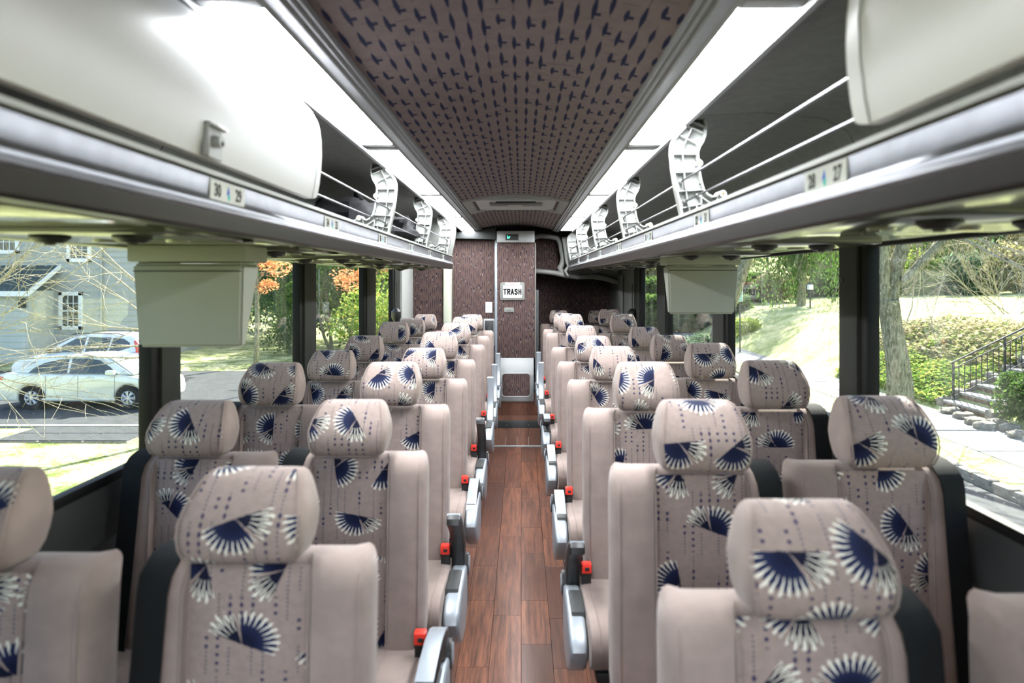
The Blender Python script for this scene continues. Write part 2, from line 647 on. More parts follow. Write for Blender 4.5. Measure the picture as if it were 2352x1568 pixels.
def struct(o, label=None):
    o['kind'] = 'structure'
    if label:
        o['label'] = label
    return o


def copy_tree(o, parent=None):
    c = o.copy()
    COL.objects.link(c)
    c.parent = parent
    for ch in list(o.children):
        copy_tree(ch, c)
    return c


def text_mesh(txt, size, key, bold=0.0, shear=0.0, sx=1.0, depth=0.0008):
    cu = bpy.data.curves.new('lettering', 'FONT')
    cu.body = txt
    cu.size = size
    cu.align_x = 'CENTER'
    cu.align_y = 'CENTER'
    cu.offset = bold
    cu.extrude = depth
    cu.resolution_u = 4
    t = bpy.data.objects.new('lettering', cu)
    COL.objects.link(t)
    bpy.context.view_layer.update()
    dg = bpy.context.evaluated_depsgraph_get()
    me = bpy.data.meshes.new_from_object(t.evaluated_get(dg))
    bpy.data.objects.remove(t)
    for v in me.vertices:
        v.co.x *= sx
    me.materials.clear()
    me.materials.append(M[key])
    return me


# ================================================================== THE BUS SHELL
HX = 1.20        # half width of the cabin at the glass
Y0, Y1 = -4.6, 8.9
SILL, WTOP = 1.055, 1.80
XL, XR = BC - HX, BC + HX

# --- floor: planks between the seats are parts, the rest is one slab
f = MB()
f.box((XL - .05, Y0, -0.12), (XR + .05, 6.80, -0.012), 'dgrey')
f.box((XL - .05, Y0, -0.012), (-0.4145, 6.80, -0.002), 'wood')
f.box((0.4145, Y0, -0.012), (XR + .05, 6.80, -0.002), 'wood')
floor = struct(f.build('floor'))
plank_me = {}
cols = [(-0.414, 1.04, 0.35), (-0.276, 1.04, 0.62), (-0.138, 1.04, 0.78), (0.0, None, 0), (0.138, 1.04, 0.20), (0.276, 1.04, 0.55)]
for cx, ln, off in cols:
    y = 0.0 - off
    k = 0
    while y < 6.78:
        if ln is None:
            L = 0.425 if k % 2 == 0 else 0.615
            if k == 0:
                y = 3.115 - 3 * 1.04
        else:
            L = 0.43 if k % 2 == 0 else 0.61
            if cx in (-0.138,):
                L = 1.04
        L2 = min(L, 6.795 - y)
        if y >= -1.2 and L2 > 0.03:
            key = round(L2, 3)
            if key not in plank_me:
                mb = MB()
                mb.box((0.0007, 0.0006, -0.012), (0.1373, L2 - 0.0006, 0.0), 'wood', 0.0007, 1)
                plank_me[key] = mb.mesh('plank', 0)
            obj('plank', plank_me[key], floor, (cx, y, 0))
        y += L
        k += 1

# --- rear step: strip, ramp with planks, riser, dark timber board
st = thing('rear_step', 'short ramp and step at the rear end of the aisle edged with grey metal', 'step', (BC, 6.8, 0))
g = MB()
g.box((-0.30, -0.02, 0.0), (0.30, 0.02, 0.012), 'lgrey', 0.004)
g.build('edge_strip', st)
g = MB()
sl = 0.34
for sx in (-1, 1):
    g.add([(sx * 0.30, 0.02, 0.008), (sx * 0.235, 0.02, 0.008), (sx * 0.235, sl, 0.115), (sx * 0.30, sl, 0.115),
           (sx * 0.30, 0.02, -0.05), (sx * 0.235, 0.02, -0.05), (sx * 0.235, sl, -0.05), (sx * 0.30, sl, -0.05)],
          [(0, 1, 2, 3), (4, 5, 6, 7), (0, 1, 5, 4), (1, 2, 6, 5), (2, 3, 7, 6), (3, 0, 4, 7)], 'dgrey')
g.build('ramp_border', st)
for i in range(4):
    x0 = -0.235 + i * 0.1175
    g = MB()
    g.add([(x0 + .001, 0.02, 0.007), (x0 + .1165, 0.02, 0.007), (x0 + .1165, sl, 0.113), (x0 + .001, sl, 0.113),
           (x0 + .001, 0.02, -0.01), (x0 + .1165, 0.02, -0.01), (x0 + .1165, sl, 0.09), (x0 + .001, sl, 0.09)],
          [(0, 1, 2, 3), (4, 5, 6, 7), (0, 1, 5, 4), (1, 2, 6, 5), (2, 3, 7, 6), (3, 0, 4, 7)], 'wood')
    g.build('plank', st)
g = MB()
g.box((-0.30, sl, 0.02), (0.30, sl + 0.05, 0.185), 'dgrey', 0.006)
g.build('riser', st)
for sx in (-0.11, 0.12):
    g = MB(); g.cyl((sx, sl - 0.004, 0.145), (sx, sl + 0.002, 0.145), 0.006, 'alu', 10); g.build('screw', st)
g = MB()
g.box((-0.31, sl + 0.05, 0.10), (0.31, sl + 0.36, 0.175), 'wood')
g.build('tread', st)
g = MB()
g.box((-0.31, sl + 0.36, 0.10), (0.31, sl + 0.42, 0.42), 'wood')
g.build('riser_board', st)

# --- side walls with window openings
PIL = [(-4.6, -4.3), (-2.7, -2.4), (-0.85, -0.55), (2.27, 2.45), (3.80, 4.06), (5.36, 5.72), (6.55, 6.88)]
WIN = [(-4.3, -2.7), (-2.4, -0.85), (-0.55, 2.28), (2.44, 3.82), (4.05, 5.38), (5.71, 6.57)]
for sd, nm, X in ((-1, 'left', XL), (1, 'right', XR)):
    w = MB()
    o = X + sd * 0.06
    x0, x1 = min(X, o), max(X, o)
    w.box((x0, Y0, -0.10), (x1, Y1, SILL - 0.03), 'dgrey')
    w.box((x0, Y0, WTOP - 0.005), (x1, Y1, 2.32), 'pod')
    ylast = 6.92
    w.box((x0, ylast, SILL - 0.03), (x1, Y1, WTOP - 0.005), 'grey' if sd > 0 else 'white')
    w.box((x0, Y0 - 0.05, SILL - 0.03), (x1, Y0 + 0.3, WTOP - 0.005), 'pillar')
    wall = struct(w.build('wall_' + nm))
    # pillars between the windows, each its own piece: grey trim plus black rubber edge
    for (a, b) in PIL[1:]:
        p = MB()
        xi = X - sd * 0.026
        lean = 0.0
        p.prism([(X + sd * 0.04, a + 0.045), (X - sd * 0.02, a + 0.05), (xi, a + 0.065), (xi, b - 0.015), (X - sd * 0.01, b), (X + sd * 0.04, b)], SILL - 0.03, WTOP, 2, 'pillar', 0.004, 1)
        po = p.build('pillar', wall)
        q = MB()
        q.box((min(X - sd * .010, X + sd * .035), a, SILL - 0.02), (max(X - sd * .010, X + sd * .035), a + 0.05, WTOP), 'rubber', 0.006)
        q.build('rubber_seal', po)
        for zz in (1.22, 1.66):
            h = MB()
            h.cyl((xi + sd * 0.002, (a + b) / 2 + 0.05, zz), (xi - sd * 0.003, (a + b) / 2 + 0.05, zz), 0.009, 'black', 12)
            h.build('screw_cap', po)
    # sill trim
    t = MB()
    t.prism([(X + sd * .05, SILL - 0.05), (X + sd * .05, SILL), (X - sd * .010, SILL - 0.006), (X - sd * .022, SILL - 0.05), (X - sd * .016, SILL - 0.16), (X, SILL - 0.18)], Y0, 6.9, 1, 'dgrey', 0.004, 1)
    t.box((min(X - sd * .004, X + sd * .03), Y0, SILL - 0.01), (max(X - sd * .004, X + sd * .03), 6.8, SILL + 0.022), 'rubber', 0.006)
    struct(t.build('trim_sill_' + nm))
    t = MB()
    t.box((min(X - sd * .004, X + sd * .03), Y0, WTOP - 0.03), (max(X - sd * .004, X + sd * .03), 6.8, WTOP + 0.01), 'rubber', 0.006)
    struct(t.build('trim_head_' + nm))
    t = MB()
    t.tube([(X - sd * 0.006, Y0, SILL - 0.28), (X - sd * 0.006, 6.8, SILL - 0.28)], 0.012, 'silver', 8)
    struct(t.build('baseboard_' + nm))
    base = 1 if sd < 0 else len(WIN) + 1
    for i, (a, b) in enumerate(WIN):
        gm = MB()
        gx = X + sd * 0.03
        gm.add([(gx, a, SILL), (gx, b, SILL), (gx, b, WTOP), (gx, a, WTOP)], [(0, 1, 2, 3)], 'glass')
        wo = struct(gm.build('window_%d' % (base + i), smooth=0, fixn=False))
        wo['label'] = 'large fixed coach side window pane'

# --- front end of the coach behind the camera: dash wall with the windscreen opening
w = MB()
w.box((XL, Y0 - 0.08, -0.1), (XR, Y0, 0.9), 'dgrey')
w.box((XL, Y0 - 0.08, 2.15), (XR, Y0, 2.32), 'dgrey')
struct(w.build('wall_front'))
w = MB()
w.add([(XL, Y0 - 0.04, 0.9), (XR, Y0 - 0.04, 0.9), (XR, Y0 - 0.04, 2.15), (XL, Y0 - 0.04, 2.15)], [(0, 1, 2, 3)], 'glass')
struct(w.build('window_13', smooth=0, fixn=False), 'coach windscreen')

# --- ceiling: fabric field, trims, roof skin
n = 16
HC = 0.395
prof = []
for i in range(n + 1):
    x = -HC + 2 * HC * i / n
    prof.append((x, 2.225 + 0.055 * (1 - (x / HC) ** 2)))
c = MB()
c.prism([(BC + x, z) for x, z in prof] + [(BC + HC, 2.31), (BC - HC, 2.31)], Y0, 7.72, 1, 'ceil')
ceiling = struct(c.build('ceiling'))
c = MB()
c.box((XL - 0.06, Y0, 2.32), (XR + 0.06, Y1 + .1, 2.36), 'dgrey')
struct(c.build('trim_1'), 'roof skin of the coach')
for sd, nm in ((-1, 'left'), (1, 'right')):
    c = MB()
    # grooved cove strip between fabric and lamps
    pts = [(0.393, 2.222), (0.398, 2.212), (0.408, 2.216), (0.413, 2.206), (0.424, 2.211), (0.429, 2.201), (0.462, 2.205), (0.468, 2.196), (0.474, 2.205), (0.474, 2.30), (0.393, 2.30)]
    c.prism([(BC + sd * x, z) for x, z in pts], Y0, 7.72, 1, 'trimg')
    struct(c.build('trim_cove_' + nm))
    c = MB()
    c.prism([(BC + sd * x, z) for x, z in [(0.597, 2.205), (0.603, 2.192), (0.618, 2.192), (0.622, 2.21), (0.622, 2.30), (0.597, 2.30)]], Y0, 7.72, 1, 'trimg')
    struct(c.build('trim_lamp_' + nm))
    c = MB()
    c.box((BC + min(sd * .474, sd * .597), Y0, 2.235), (BC + max(sd * .474, sd * .597), 7.72, 2.30), 'grey')
    struct(c.build('trim_bed_' + nm))

# --- ceiling lights
LY = [(-4.3, -3.0), (-2.9, -1.55), (-1.45, -0.1), (1.37, 2.74), (2.86, 4.32), (4.42, 5.86), (5.94, 7.50)]
ords = ['nearest the camera', 'second from the camera', 'third from the camera', 'farthest, by the rear bulkhead']
for sd, nm in ((-1, 'left'), (1, 'right')):
    for i, (a, b) in enumerate(LY):
        lab = 'long white glowing ceiling light panel on the %s, %s' % (nm, ords[i - 3] if i > 2 else ['by the windscreen', 'halfway to the windscreen', 'just behind the camera'][i])
        t = thing('ceiling_light', lab, 'ceiling light', (BC + sd * 0.5355, (a + b) / 2, 2.21), 'ceiling light panels')
        h = (b - a) / 2
        d = MB(); d.box((-0.059, -h, -0.006), (0.059, h, 0.0), 'diff', 0.003, 1); d.build('diffuser', t)
        for s_ in (-1, 1):
            d = MB()
            d.box((-0.061, s_ * (h + 0.023) - 0.022, -0.008), (0.061, s_ * (h + 0.023) + 0.022, 0.02), 'lgrey', 0.003)
            d.build('end_piece', t)

# --- roof hatch near the back
hz = 2.262
h = thing('roof_hatch', 'grey plastic roof hatch with a recessed handle tray across the patterned ceiling', 'roof hatch', (BC, 5.35, 0))
d = MB()
outer, inner = [], []
N = 12
for i in range(N + 1):
    x = -0.385 + 0.77 * i / N
    z = 2.225 + 0.055 * (1 - (x / 0.395) ** 2) - 0.012
    outer.append((x, z))
ring = []
for y, dz in ((-0.45, 0.012), (-0.44, 0.0), (-0.36, -0.002), (-0.33, 0.02)):
    ring.append([(x, y, z + dz) for x, z in outer])
d.loft(ring, 'grey', cap=False, close=False)
ring = []
for y, dz in ((0.45, 0.012), (0.44, 0.0), (0.36, -0.002), (0.33, 0.02)):
    ring.append([(x, y, z + dz) for x, z in outer])
d.loft(ring, 'grey', cap=False, close=False)
for sx in (-1, 1):
    e = 0 if sx < 0 else N
    e2 = 1 if sx < 0 else N - 1
    (xa, za), (xb, zb) = outer[e], outer[e2]
    d.add([(xa, -0.44, za), (xb, -0.36, zb), (xb, 0.36, zb), (xa, 0.44, za), (xa, -0.44, za + .02), (xa, .44, za + .02)], [(0, 1, 2, 3), (0, 3, 5, 4)], 'grey')
d.build('frame', h)
d = MB()
d.prism([(-0.32, 2.268), (-0.30, 2.245), (0.30, 2.245), (0.32, 2.268)], -0.34, 0.34, 1, 'lgrey', 0.004, 1)
d.build('tray', h)
d = MB()
d.box((-0.20, -0.20, 2.225), (0.20, -0.10, 2.245), 'grey', 0.008)
d.box((-0.15, -0.27, 2.232), (0.15, -0.24, 2.245), 'dgrey', 0.006)
d.build('handle', h)
d = MB()
d.box((-0.06, -0.19, 2.2235), (0.05, -0.15, 2.2252), 'cream')
d.build('notice', h)


# ================================================================== LUGGAGE RACKS
K = 0.000259
front_pts = [(440, 1490), (395, 1290), (345, 1050), (315, 850), (298, 640), (305, 530), (340, 440), (400, 370), (470, 300), (560, 190), (620, 135)]
back_pts = [(700, 115), (765, 190), (780, 300), (765, 420), (735, 500), (690, 570), (668, 640), (672, 720), (715, 760), (720, 800), (690, 840), (660, 865), (690, 900), (712, 1020), (745, 1130), (800, 1190), (850, 1215), (895, 1205), (930, 1160), (985, 1138), (1030, 1165), (1045, 1210), (1100, 1235), (1180, 1235), (1180, 1290), (900, 1375), (700, 1430), (520, 1480)]


def xz(p):
    return ((1701.5 + p[0]) * K - BC, 1.66 + (2340 - p[1]) * K)   # in bus-centred x (right side positive)


outline = [xz(p) for p in front_pts + back_pts]


def inset(poly, d):
    out = []
    n = len(poly)
    area = sum(poly[i][0] * poly[(i + 1) % n][1] - poly[(i + 1) % n][0] * poly[i][1] for i in range(n))
    sg = 1 if area > 0 else -1
    for i in range(n):
        a, b, c = Vector(poly[i - 1]), Vector(poly[i]), Vector(poly[(i + 1) % n])
        e1, e2 = (b - a).normalized(), (c - b).normalized()
        n1, n2 = Vector((-e1.y, e1.x)) * sg, Vector((-e2.y, e2.x)) * sg
        nn = (n1 + n2)
        nn = nn.normalized() if nn.length > 1e-6 else n1
        k = d / max(0.5, nn.dot(n1))
        out.append((b.x + nn.x * k, b.y + nn.y * k))
    return out


def bracket_mesh(sd):
    """moulded white rack bracket: thin web, rim wall, cross ribs, two bosses"""
    mb = MB()
    T = 0.036
    out = [(sd * x, z) for x, z in outline]
    ins = [(sd * x, z) for x, z in inset(outline, 0.0065)]
    mb.prism(out, 0.0, 0.006, 1, 'white')
    n = len(out)
    vs = [(x, -T, z) for x, z in out] + [(x, -T, z) for x, z in ins] + [(x, 0.0, z) for x, z in ins] + [(x, 0.0, z) for x, z in out]
    fs = []
    for i in range(n):
        j = (i + 1) % n
        fs += [(i, j, n + j, n + i), (n + i, n + j, 2 * n + j, 2 * n + i), (3 * n + i, 3 * n + j, j, i)]
    mb.add(vs, fs, 'white')
    def rib(a, b, w=0.0035, dep=0.030):
        (x0, z0), (x1, z1) = xz(a), xz(b)
        d = Vector((x1 - x0, z1 - z0)).normalized()
        nx, nz = -d.y * w / 2, d.x * w / 2
        q = [(x0 + nx, z0 + nz), (x1 + nx, z1 + nz), (x1 - nx, z1 - nz), (x0 - nx, z0 - nz)]
        mb.prism([(sd * x, z) for x, z in q], -dep, 0.0, 1, 'white')
    spine = [(560, 1440), (520, 1290), (500, 1130), (475, 900), (455, 660), (470, 540), (510, 455), (570, 330), (600, 200)]
    for a, b in zip(spine, spine[1:]):
        rib(a, b)
    for a, b in (((315, 655), (640, 655)), ((335, 905), (650, 885)), ((375, 1155), (740, 1130)), ((430, 410), (650, 520)), ((510, 270), (740, 380)),
                 ((600, 230), (770, 300)), ((640, 1190), (860, 1330)), ((700, 1200), (720, 1400)), ((940, 1190), (880, 1360)), ((430, 1380), (720, 1320)), ((650, 1330), (640, 1440))):
        rib(a, b)
    for (px, pz, r) in ((675, 785, 0.0115), (985, 1190, 0.0125)):
        x, z = xz((px, pz))
        mb.cyl((sd * x, -T - 0.004, z), (sd * x, 0.002, z), r, 'white', 14)
        mb.cyl((sd * x, -T - 0.0048, z), (sd * x, -T, z), r * 0.32, 'brass', 8)
    x, z = xz((680, 1065))
    mb.cyl((sd * x, -T - 0.001, z), (sd * x, -T + 0.004, z), 0.003, 'black', 8)
    for (px, pz) in ((445, 1020), (498, 1285)):
        x, z = xz((px, pz))
        mb.cyl((sd * x, -T + 0.004, z), (sd * x, 0.0, z), 0.006, 'white', 10)
        mb.cyl((sd * x, -T - 0.006, z), (sd * x, -T + 0.006, z), 0.0042, 'black', 8)
    return mb.mesh('bracket', 30)


def number_plate(parent, x, y, z, sd, nums):
    mb = MB()
    mb.box((-0.0012, -0.085, -0.0225), (0.0012, 0.085, 0.0225), 'paper', 0.0006, 1)
    pl = mb.build('number_plate', parent, (x, y, z))
    pl['label'] = 'white seat number plate reading %s %s' % nums
    # reading order: from the camera's side
    e = 0.0016
    # left rack (sd<0): face looks to +x; image left = nearer (smaller y) ; right rack: face looks to -x; image left = farther (larger y)
    rot = Matrix.Rotation(PI / 2, 4, 'X')
    for k, (nme, oy) in enumerate(((nums[0], -1), (nums[1], 1))):
        me = text_mesh(nme, 0.037, 'ink', 0.0011, sx=0.85, depth=0.0003)
        t = obj('number', me, pl)
        if sd < 0:
            t.rotation_euler = (PI / 2, 0, PI / 2)
            t.location = (e, oy * 0.052, 0)
        else:
            t.rotation_euler = (PI / 2, 0, -PI / 2)
            t.location = (-e, -oy * 0.052, 0)
    lg = MB()
    xx = e if sd < 0 else -e
    s = 1 if sd < 0 else -1
    top = [(0.000, 0.015), (0.004, 0.006), (0.004, -0.002), (-0.001, 0.000), (-0.006, -0.006), (-0.007, 0.001), (-0.003, 0.007)]
    bot = [(0.006, 0.001), (0.008, -0.007), (0.005, -0.013), (0.002, -0.016), (-0.003, -0.010), (-0.001, -0.004), (0.003, -0.003)]
    lg.prism([(s * a, b) for a, b in top], xx - 0.0003, xx + 0.0003, 0, 'blueink')
    lg.prism([(s * a, b) for a, b in bot], xx - 0.0003, xx + 0.0003, 0, 'tealink')
    lg.build('emblem', pl)


def make_rack(sd, yend, doory, brackets, plates, under_z):
    nm = 'left' if sd < 0 else 'right'
    rk = thing('luggage_rack', 'open overhead luggage rack along the %s side with white brackets and steel rods' % nm, 'luggage rack', (BC, 2.0, 0), 'overhead luggage racks')
    def prism(pts, a, b, key, name, bev=0.0):
        mb = MB()
        mb.prism([(sd * x, z) for x, z in pts], a - 2.0, b - 2.0, 1, key, bev, 1)
        return mb.build(name, rk)
    ya = Y0
    # shelf floor, lining and top
    prism([(0.60, 1.855), (0.60, 1.865), (0.72, 1.905), (1.14, 1.925), (1.198, 1.93), (1.198, 1.915), (0.72, 1.89)], ya, yend, 'pod', 'shelf')
    # curved lining: pieces with joints, so panels can be told apart
    ys = [ya, -1.4, 0.55, 2.30, 4.05, 5.75, 7.7]
    ys = [y for y in ys if y < yend - 0.3] + [yend]
    for a, b in zip(ys, ys[1:]):
        pin = [(0.622, 2.212), (0.85, 2.225), (1.06, 2.205), (1.14, 2.16), (1.185, 2.08), (1.195, 1.95)]
        pout = [(1.199, 1.95), (1.199, 2.22), (1.15, 2.26), (0.622, 2.26)]
        prism(pin + pout, a + 0.0025, b - 0.0025, 'pod', 'lining_panel')
    # front rail extrusion
    rail = prism([(0.580, 1.876), (0.583, 1.880), (0.594, 1.880), (0.596, 1.872), (0.590, 1.868), (0.592, 1.835), (0.588, 1.824), (0.582, 1.819), (0.582, 1.813), (0.576, 1.809), (0.574, 1.802), (0.580, 1.797), (0.60, 1.797), (0.612, 1.81), (0.612, 1.868), (0.60, 1.872)], ya, yend, 'alu', 'front_rail')
    mb = MB()
    mb.prism([(sd * x, z) for x, z in [(0.579, 1.872), (0.579, 1.881), (0.598, 1.884), (0.600, 1.876), (0.593, 1.872)]], ya - 2, yend - 2, 1, 'white', 0.0015, 1)
    mb.build('lip', rk)
    prism([(0.580, 1.798), (0.584, 1.766), (0.592, 1.760), (0.62, 1.760), (0.62, 1.80)], ya, yend, 'dalu', 'fascia', 0.002)
    # underside slab with service units
    ow = 1.198
    uz = under_z
    prism([(0.615, 1.764), (ow, uz), (ow, 1.90), (0.72, 1.885), (0.615, 1.85)], ya, yend, 'under', 'underside')
    prism([(ow - 0.065, uz - 0.012), (ow, uz - 0.012), (ow, uz + 0.01), (ow - 0.065, uz + 0.01)], ya, yend, 'cream', 'edge_strip', 0.004)
    def uzat(x):
        return 1.764 + (uz - 1.764) * (x - 0.615) / (ow - 0.615)
    for k, (nums, py) in enumerate(plates):
        y = py + 0.05
        if y > yend - 0.4:
            continue
        mb = MB()
        z1 = uzat(0.64) - 0.002
        mb.box((sd * 0.86 - 0.21, -0.19, uzat(0.86) - 0.014), (sd * 0.86 + 0.21, 0.19, uzat(0.86) + 0.01), 'under', 0.008)
        pu = mb.build('service_unit', rk, (0, y - 2.0, 0))
        zc = uzat(0.86) - 0.014
        for (vx, vy) in ((0.76, -0.11), (0.93, -0.11)):
            v = MB()
            v.tube([(sd * vx, vy, zc + 0.004), (sd * vx, vy, zc - 0.006), (sd * vx, vy, zc - 0.016)], [0.036, 0.038, 0.024], 'black', 18)
            v.tube([(sd * vx, vy, zc - 0.015), (sd * vx, vy, zc - 0.020)], [0.012, 0.010], 'dgrey', 12)
            v.build('air_nozzle', pu)
        for (vx, vy) in ((0.76, 0.08), (0.93, 0.08)):
            v = MB()
            v.tube([(sd * vx, vy, zc + 0.004), (sd * vx, vy, zc - 0.005)], [0.030, 0.026], 'lens', 16)
            v.build('reading_light', pu)
        v = MB()
        v.box((sd * 0.86 - 0.21, 0.235, uzat(0.86) - 0.006), (sd * 0.86 + 0.21, 0.60, uzat(0.86) + 0.01), 'lens', 0.01)
        v.box((sd * 0.86 - 0.22, 0.205, uzat(0.86) - 0.010), (sd * 0.86 + 0.22, 0.222, uzat(0.86) + 0.01), 'rubber', 0.003)
        v.build('blank_panel', pu)
        number_plate(rk, sd * 0.5895, py - 2.0, 1.8445, sd, nums)
    # brackets and rods
    me = bracket_mesh(sd)
    for y in brackets:
        obj('bracket', me, rk, (0, y - 2.0, 0))
    edges = [doory] + [y for y in brackets if y > doory] + ([yend - 0.02] if sd > 0 else [])
    for (px, pz) in ((445, 1020), (498, 1285)):
        x, z = xz((px, pz))
        for a, b in zip([doory - 0.15] + [y for y in brackets if y > doory], [y for y in brackets if y > doory]):
            mb = MB(); mb.cyl((sd * x, a - 2.0 + 0.002, z), (sd * x, b - 2.0 - 0.03, z), 0.0033, 'steel', 8); mb.build('rod', rk)
    # end cap
    mb = MB()
    fo = [xz(p) for p in front_pts]
    cap = [(x - 0.006, z) for x, z in fo] + [(1.14, 2.235), (1.14, 1.80), (0.60, 1.758), (0.575, 1.775), (0.592, 1.83)]
    mb.prism([(sd * x, z) for x, z in cap], yend - 2.0, yend - 2.0 + 0.035, 1, 'grey', 0.006, 2)
    mb.build('end_cap', rk)
    # locker door panels towards the front of the coach
    def door(a, b):
        mb = MB()
        pf = [(0.560, 1.893), (0.552, 1.93), (0.545, 1.99), (0.543, 2.05), (0.551, 2.11), (0.572, 2.155), (0.598, 2.180)]
        rc = 0.06
        ys = [a + 0.004, a + 0.01, b - rc]
        ys += [b - rc + rc * math.sin(t * PI / 2 / 6) for t in range(1, 7)]
        rings = []
        for y in ys:
            t = max(0.0, (y - (b - rc)) / rc)
            cut = rc * (1 - math.sqrt(max(0, 1 - t * t)))
            r = []
            zt = 2.180 - cut
            for (x, z) in pf:
                z2 = 1.893 + cut * 0.25 + (z - 1.893) * (zt - 1.893 - cut * 0.25) / (2.180 - 1.893)
                # x follows the curve
                for (p0, p1) in zip(pf, pf[1:]):
                    if p0[1] <= z2 <= p1[1] + 1e-6:
                        q = (z2 - p0[1]) / (p1[1] - p0[1])
                        x = p0[0] + (p1[0] - p0[0]) * q
                        break
                r.append((sd * x, y - 2.0, z2))
            back = [(sd * (abs(q[0]) + 0.018), q[1], q[2]) for q in r[::-1]]
            rings.append(r + back)
        mb.loft(rings, 'door')
        d = mb.build('locker_door', rk, smooth=30)
        e = MB()
        e.tube([(sd * (x - 0.001), b - 2.0 - 0.045, z) for x, z in pf[:-2]], 0.0018, 'lgrey', 6)
        e.build('edge_bead', d)
        return d
    d1 = door(doory - 2.72, doory)
    prism([(0.596, 2.178), (0.606, 2.178), (0.606, 2.191), (0.600, 2.191)], ya, doory, 'rubber', 'gap_shade')  # dark strip drawn in for the shaded gap between door and lamp trim
    # latch
    if sd < 0:
        lt = MB()
        yy = 1.31 - 2.0
        lt.prism([(yy - 0.035, 1.893), (yy - 0.035, 1.952), (yy + 0.035, 1.952), (yy + 0.035, 1.893)], sd * 0.549 - 0.0, sd * 0.556, 0, 'lgrey', 0.001, 1)
        lt.box((sd * 0.552, yy - 0.040, 1.893), (sd * 0.541, yy - 0.034, 1.957), 'white', 0.002)
        lt.box((sd * 0.550, yy - 0.040, 1.951), (sd * 0.538, yy + 0.040, 1.957), 'white', 0.002)
        lo = lt.build('latch', d1)
        lk = MB()
        lk.cyl((sd * 0.552, yy, 1.925), (sd * 0.534, yy, 1.925), 0.012, 'white', 16)
        lk.cyl((sd * 0.535, yy + 0.002, 1.921), (sd * 0.532, yy + 0.002, 1.921), 0.0045, 'ink', 10)
        lk.build('lock', d1)
    if doory - 2.72 > Y0 + 0.5:
        door(max(Y0 + 0.02, doory - 2.72 - 1.9), doory - 2.75)
    return rk


LP = [(('30', '29'), 1.465), (('34', '33'), 2.27), (('38', '37'), 3.10), (('42', '41'), 3.92), (('46', '45'), 4.72), (('50', '49'), 5.52)]
RP = [(('28', '27'), 1.235), (('32', '31'), 2.08), (('36', '35'), 2.95), (('40', '39'), 3.84), (('44', '43'), 4.73), (('48', '47'), 5.63), (('52', '51'), 6.5)]
LP = [(('26', '25'), 0.62), (('22', '21'), -0.25)] + LP
RP = [(('24', '23'), 0.38), (('20', '19'), -0.48)] + RP
make_rack(-1, 6.20, 2.0, [3.30, 4.60, 5.90], LP, 1.768)
make_rack(1, 7.80, 1.06, [2.39, 3.71, 5.05, 6.43, 7.72], RP, 1.795)


# --- bags lying on the left rack
def lump(mb, c, r, key, seed, n=14, amp=0.18, e=0.8):
    rings = []
    for i in range(n + 1):
        th = -PI / 2 + PI * i / n
        ring = []
        for j in range(n * 2):
            ph = 2 * PI * j / (n * 2)
            cz, sz = math.cos(th), math.sin(th)
            v = Vector((math.copysign(abs(cz) ** e * abs(math.cos(ph)) ** e, math.cos(ph)), math.copysign(abs(cz) ** e * abs(math.sin(ph)) ** e, math.sin(ph)), math.copysign(abs(sz) ** e, sz)))
            k = 1 + amp * noise.noise(v * 1.7 + Vector((seed, 0, 0))) + amp * 0.5 * noise.noise(v * 4.5 + Vector((0, seed, 0)))
            ring.append((c[0] + v.x * r[0] * k, c[1] + v.y * r[1] * k, c[2] + max(-1, v.z * k) * r[2]))
        rings.append(ring)
    mb.loft(rings, key, cap=True)


t = thing('shoulder_bag', 'flat black bag lying on the left luggage rack just before the first white bracket', 'bag', (BC - 0.86, 3.62, 1.915))
b = MB(); lump(b, (0, 0, 0.075), (0.15, 0.30, 0.085), 'bag', 2.2, e=0.6); b.build('body', t)
b = MB(); b.tube([(0.10, -0.2, 0.15), (0.05, -0.1, 0.20), (0.0, 0.1, 0.19), (-0.03, 0.2, 0.14)], 0.012, 'bag', 8, flat=0.4); b.build('strap', t)
t = thing('duffel_bag', 'crumpled black cloth bag on the left luggage rack between the two middle brackets', 'bag', (BC - 0.74, 4.20, 1.905))
b = MB(); lump(b, (0, 0, 0.06), (0.11, 0.32, 0.075), 'bag', 5.2, amp=0.35); b.build('body', t)
b = MB(); lump(b, (0.03, 0.20, 0.085), (0.06, 0.10, 0.07), 'bag', 8.1, amp=0.5); b.build('flap', t)


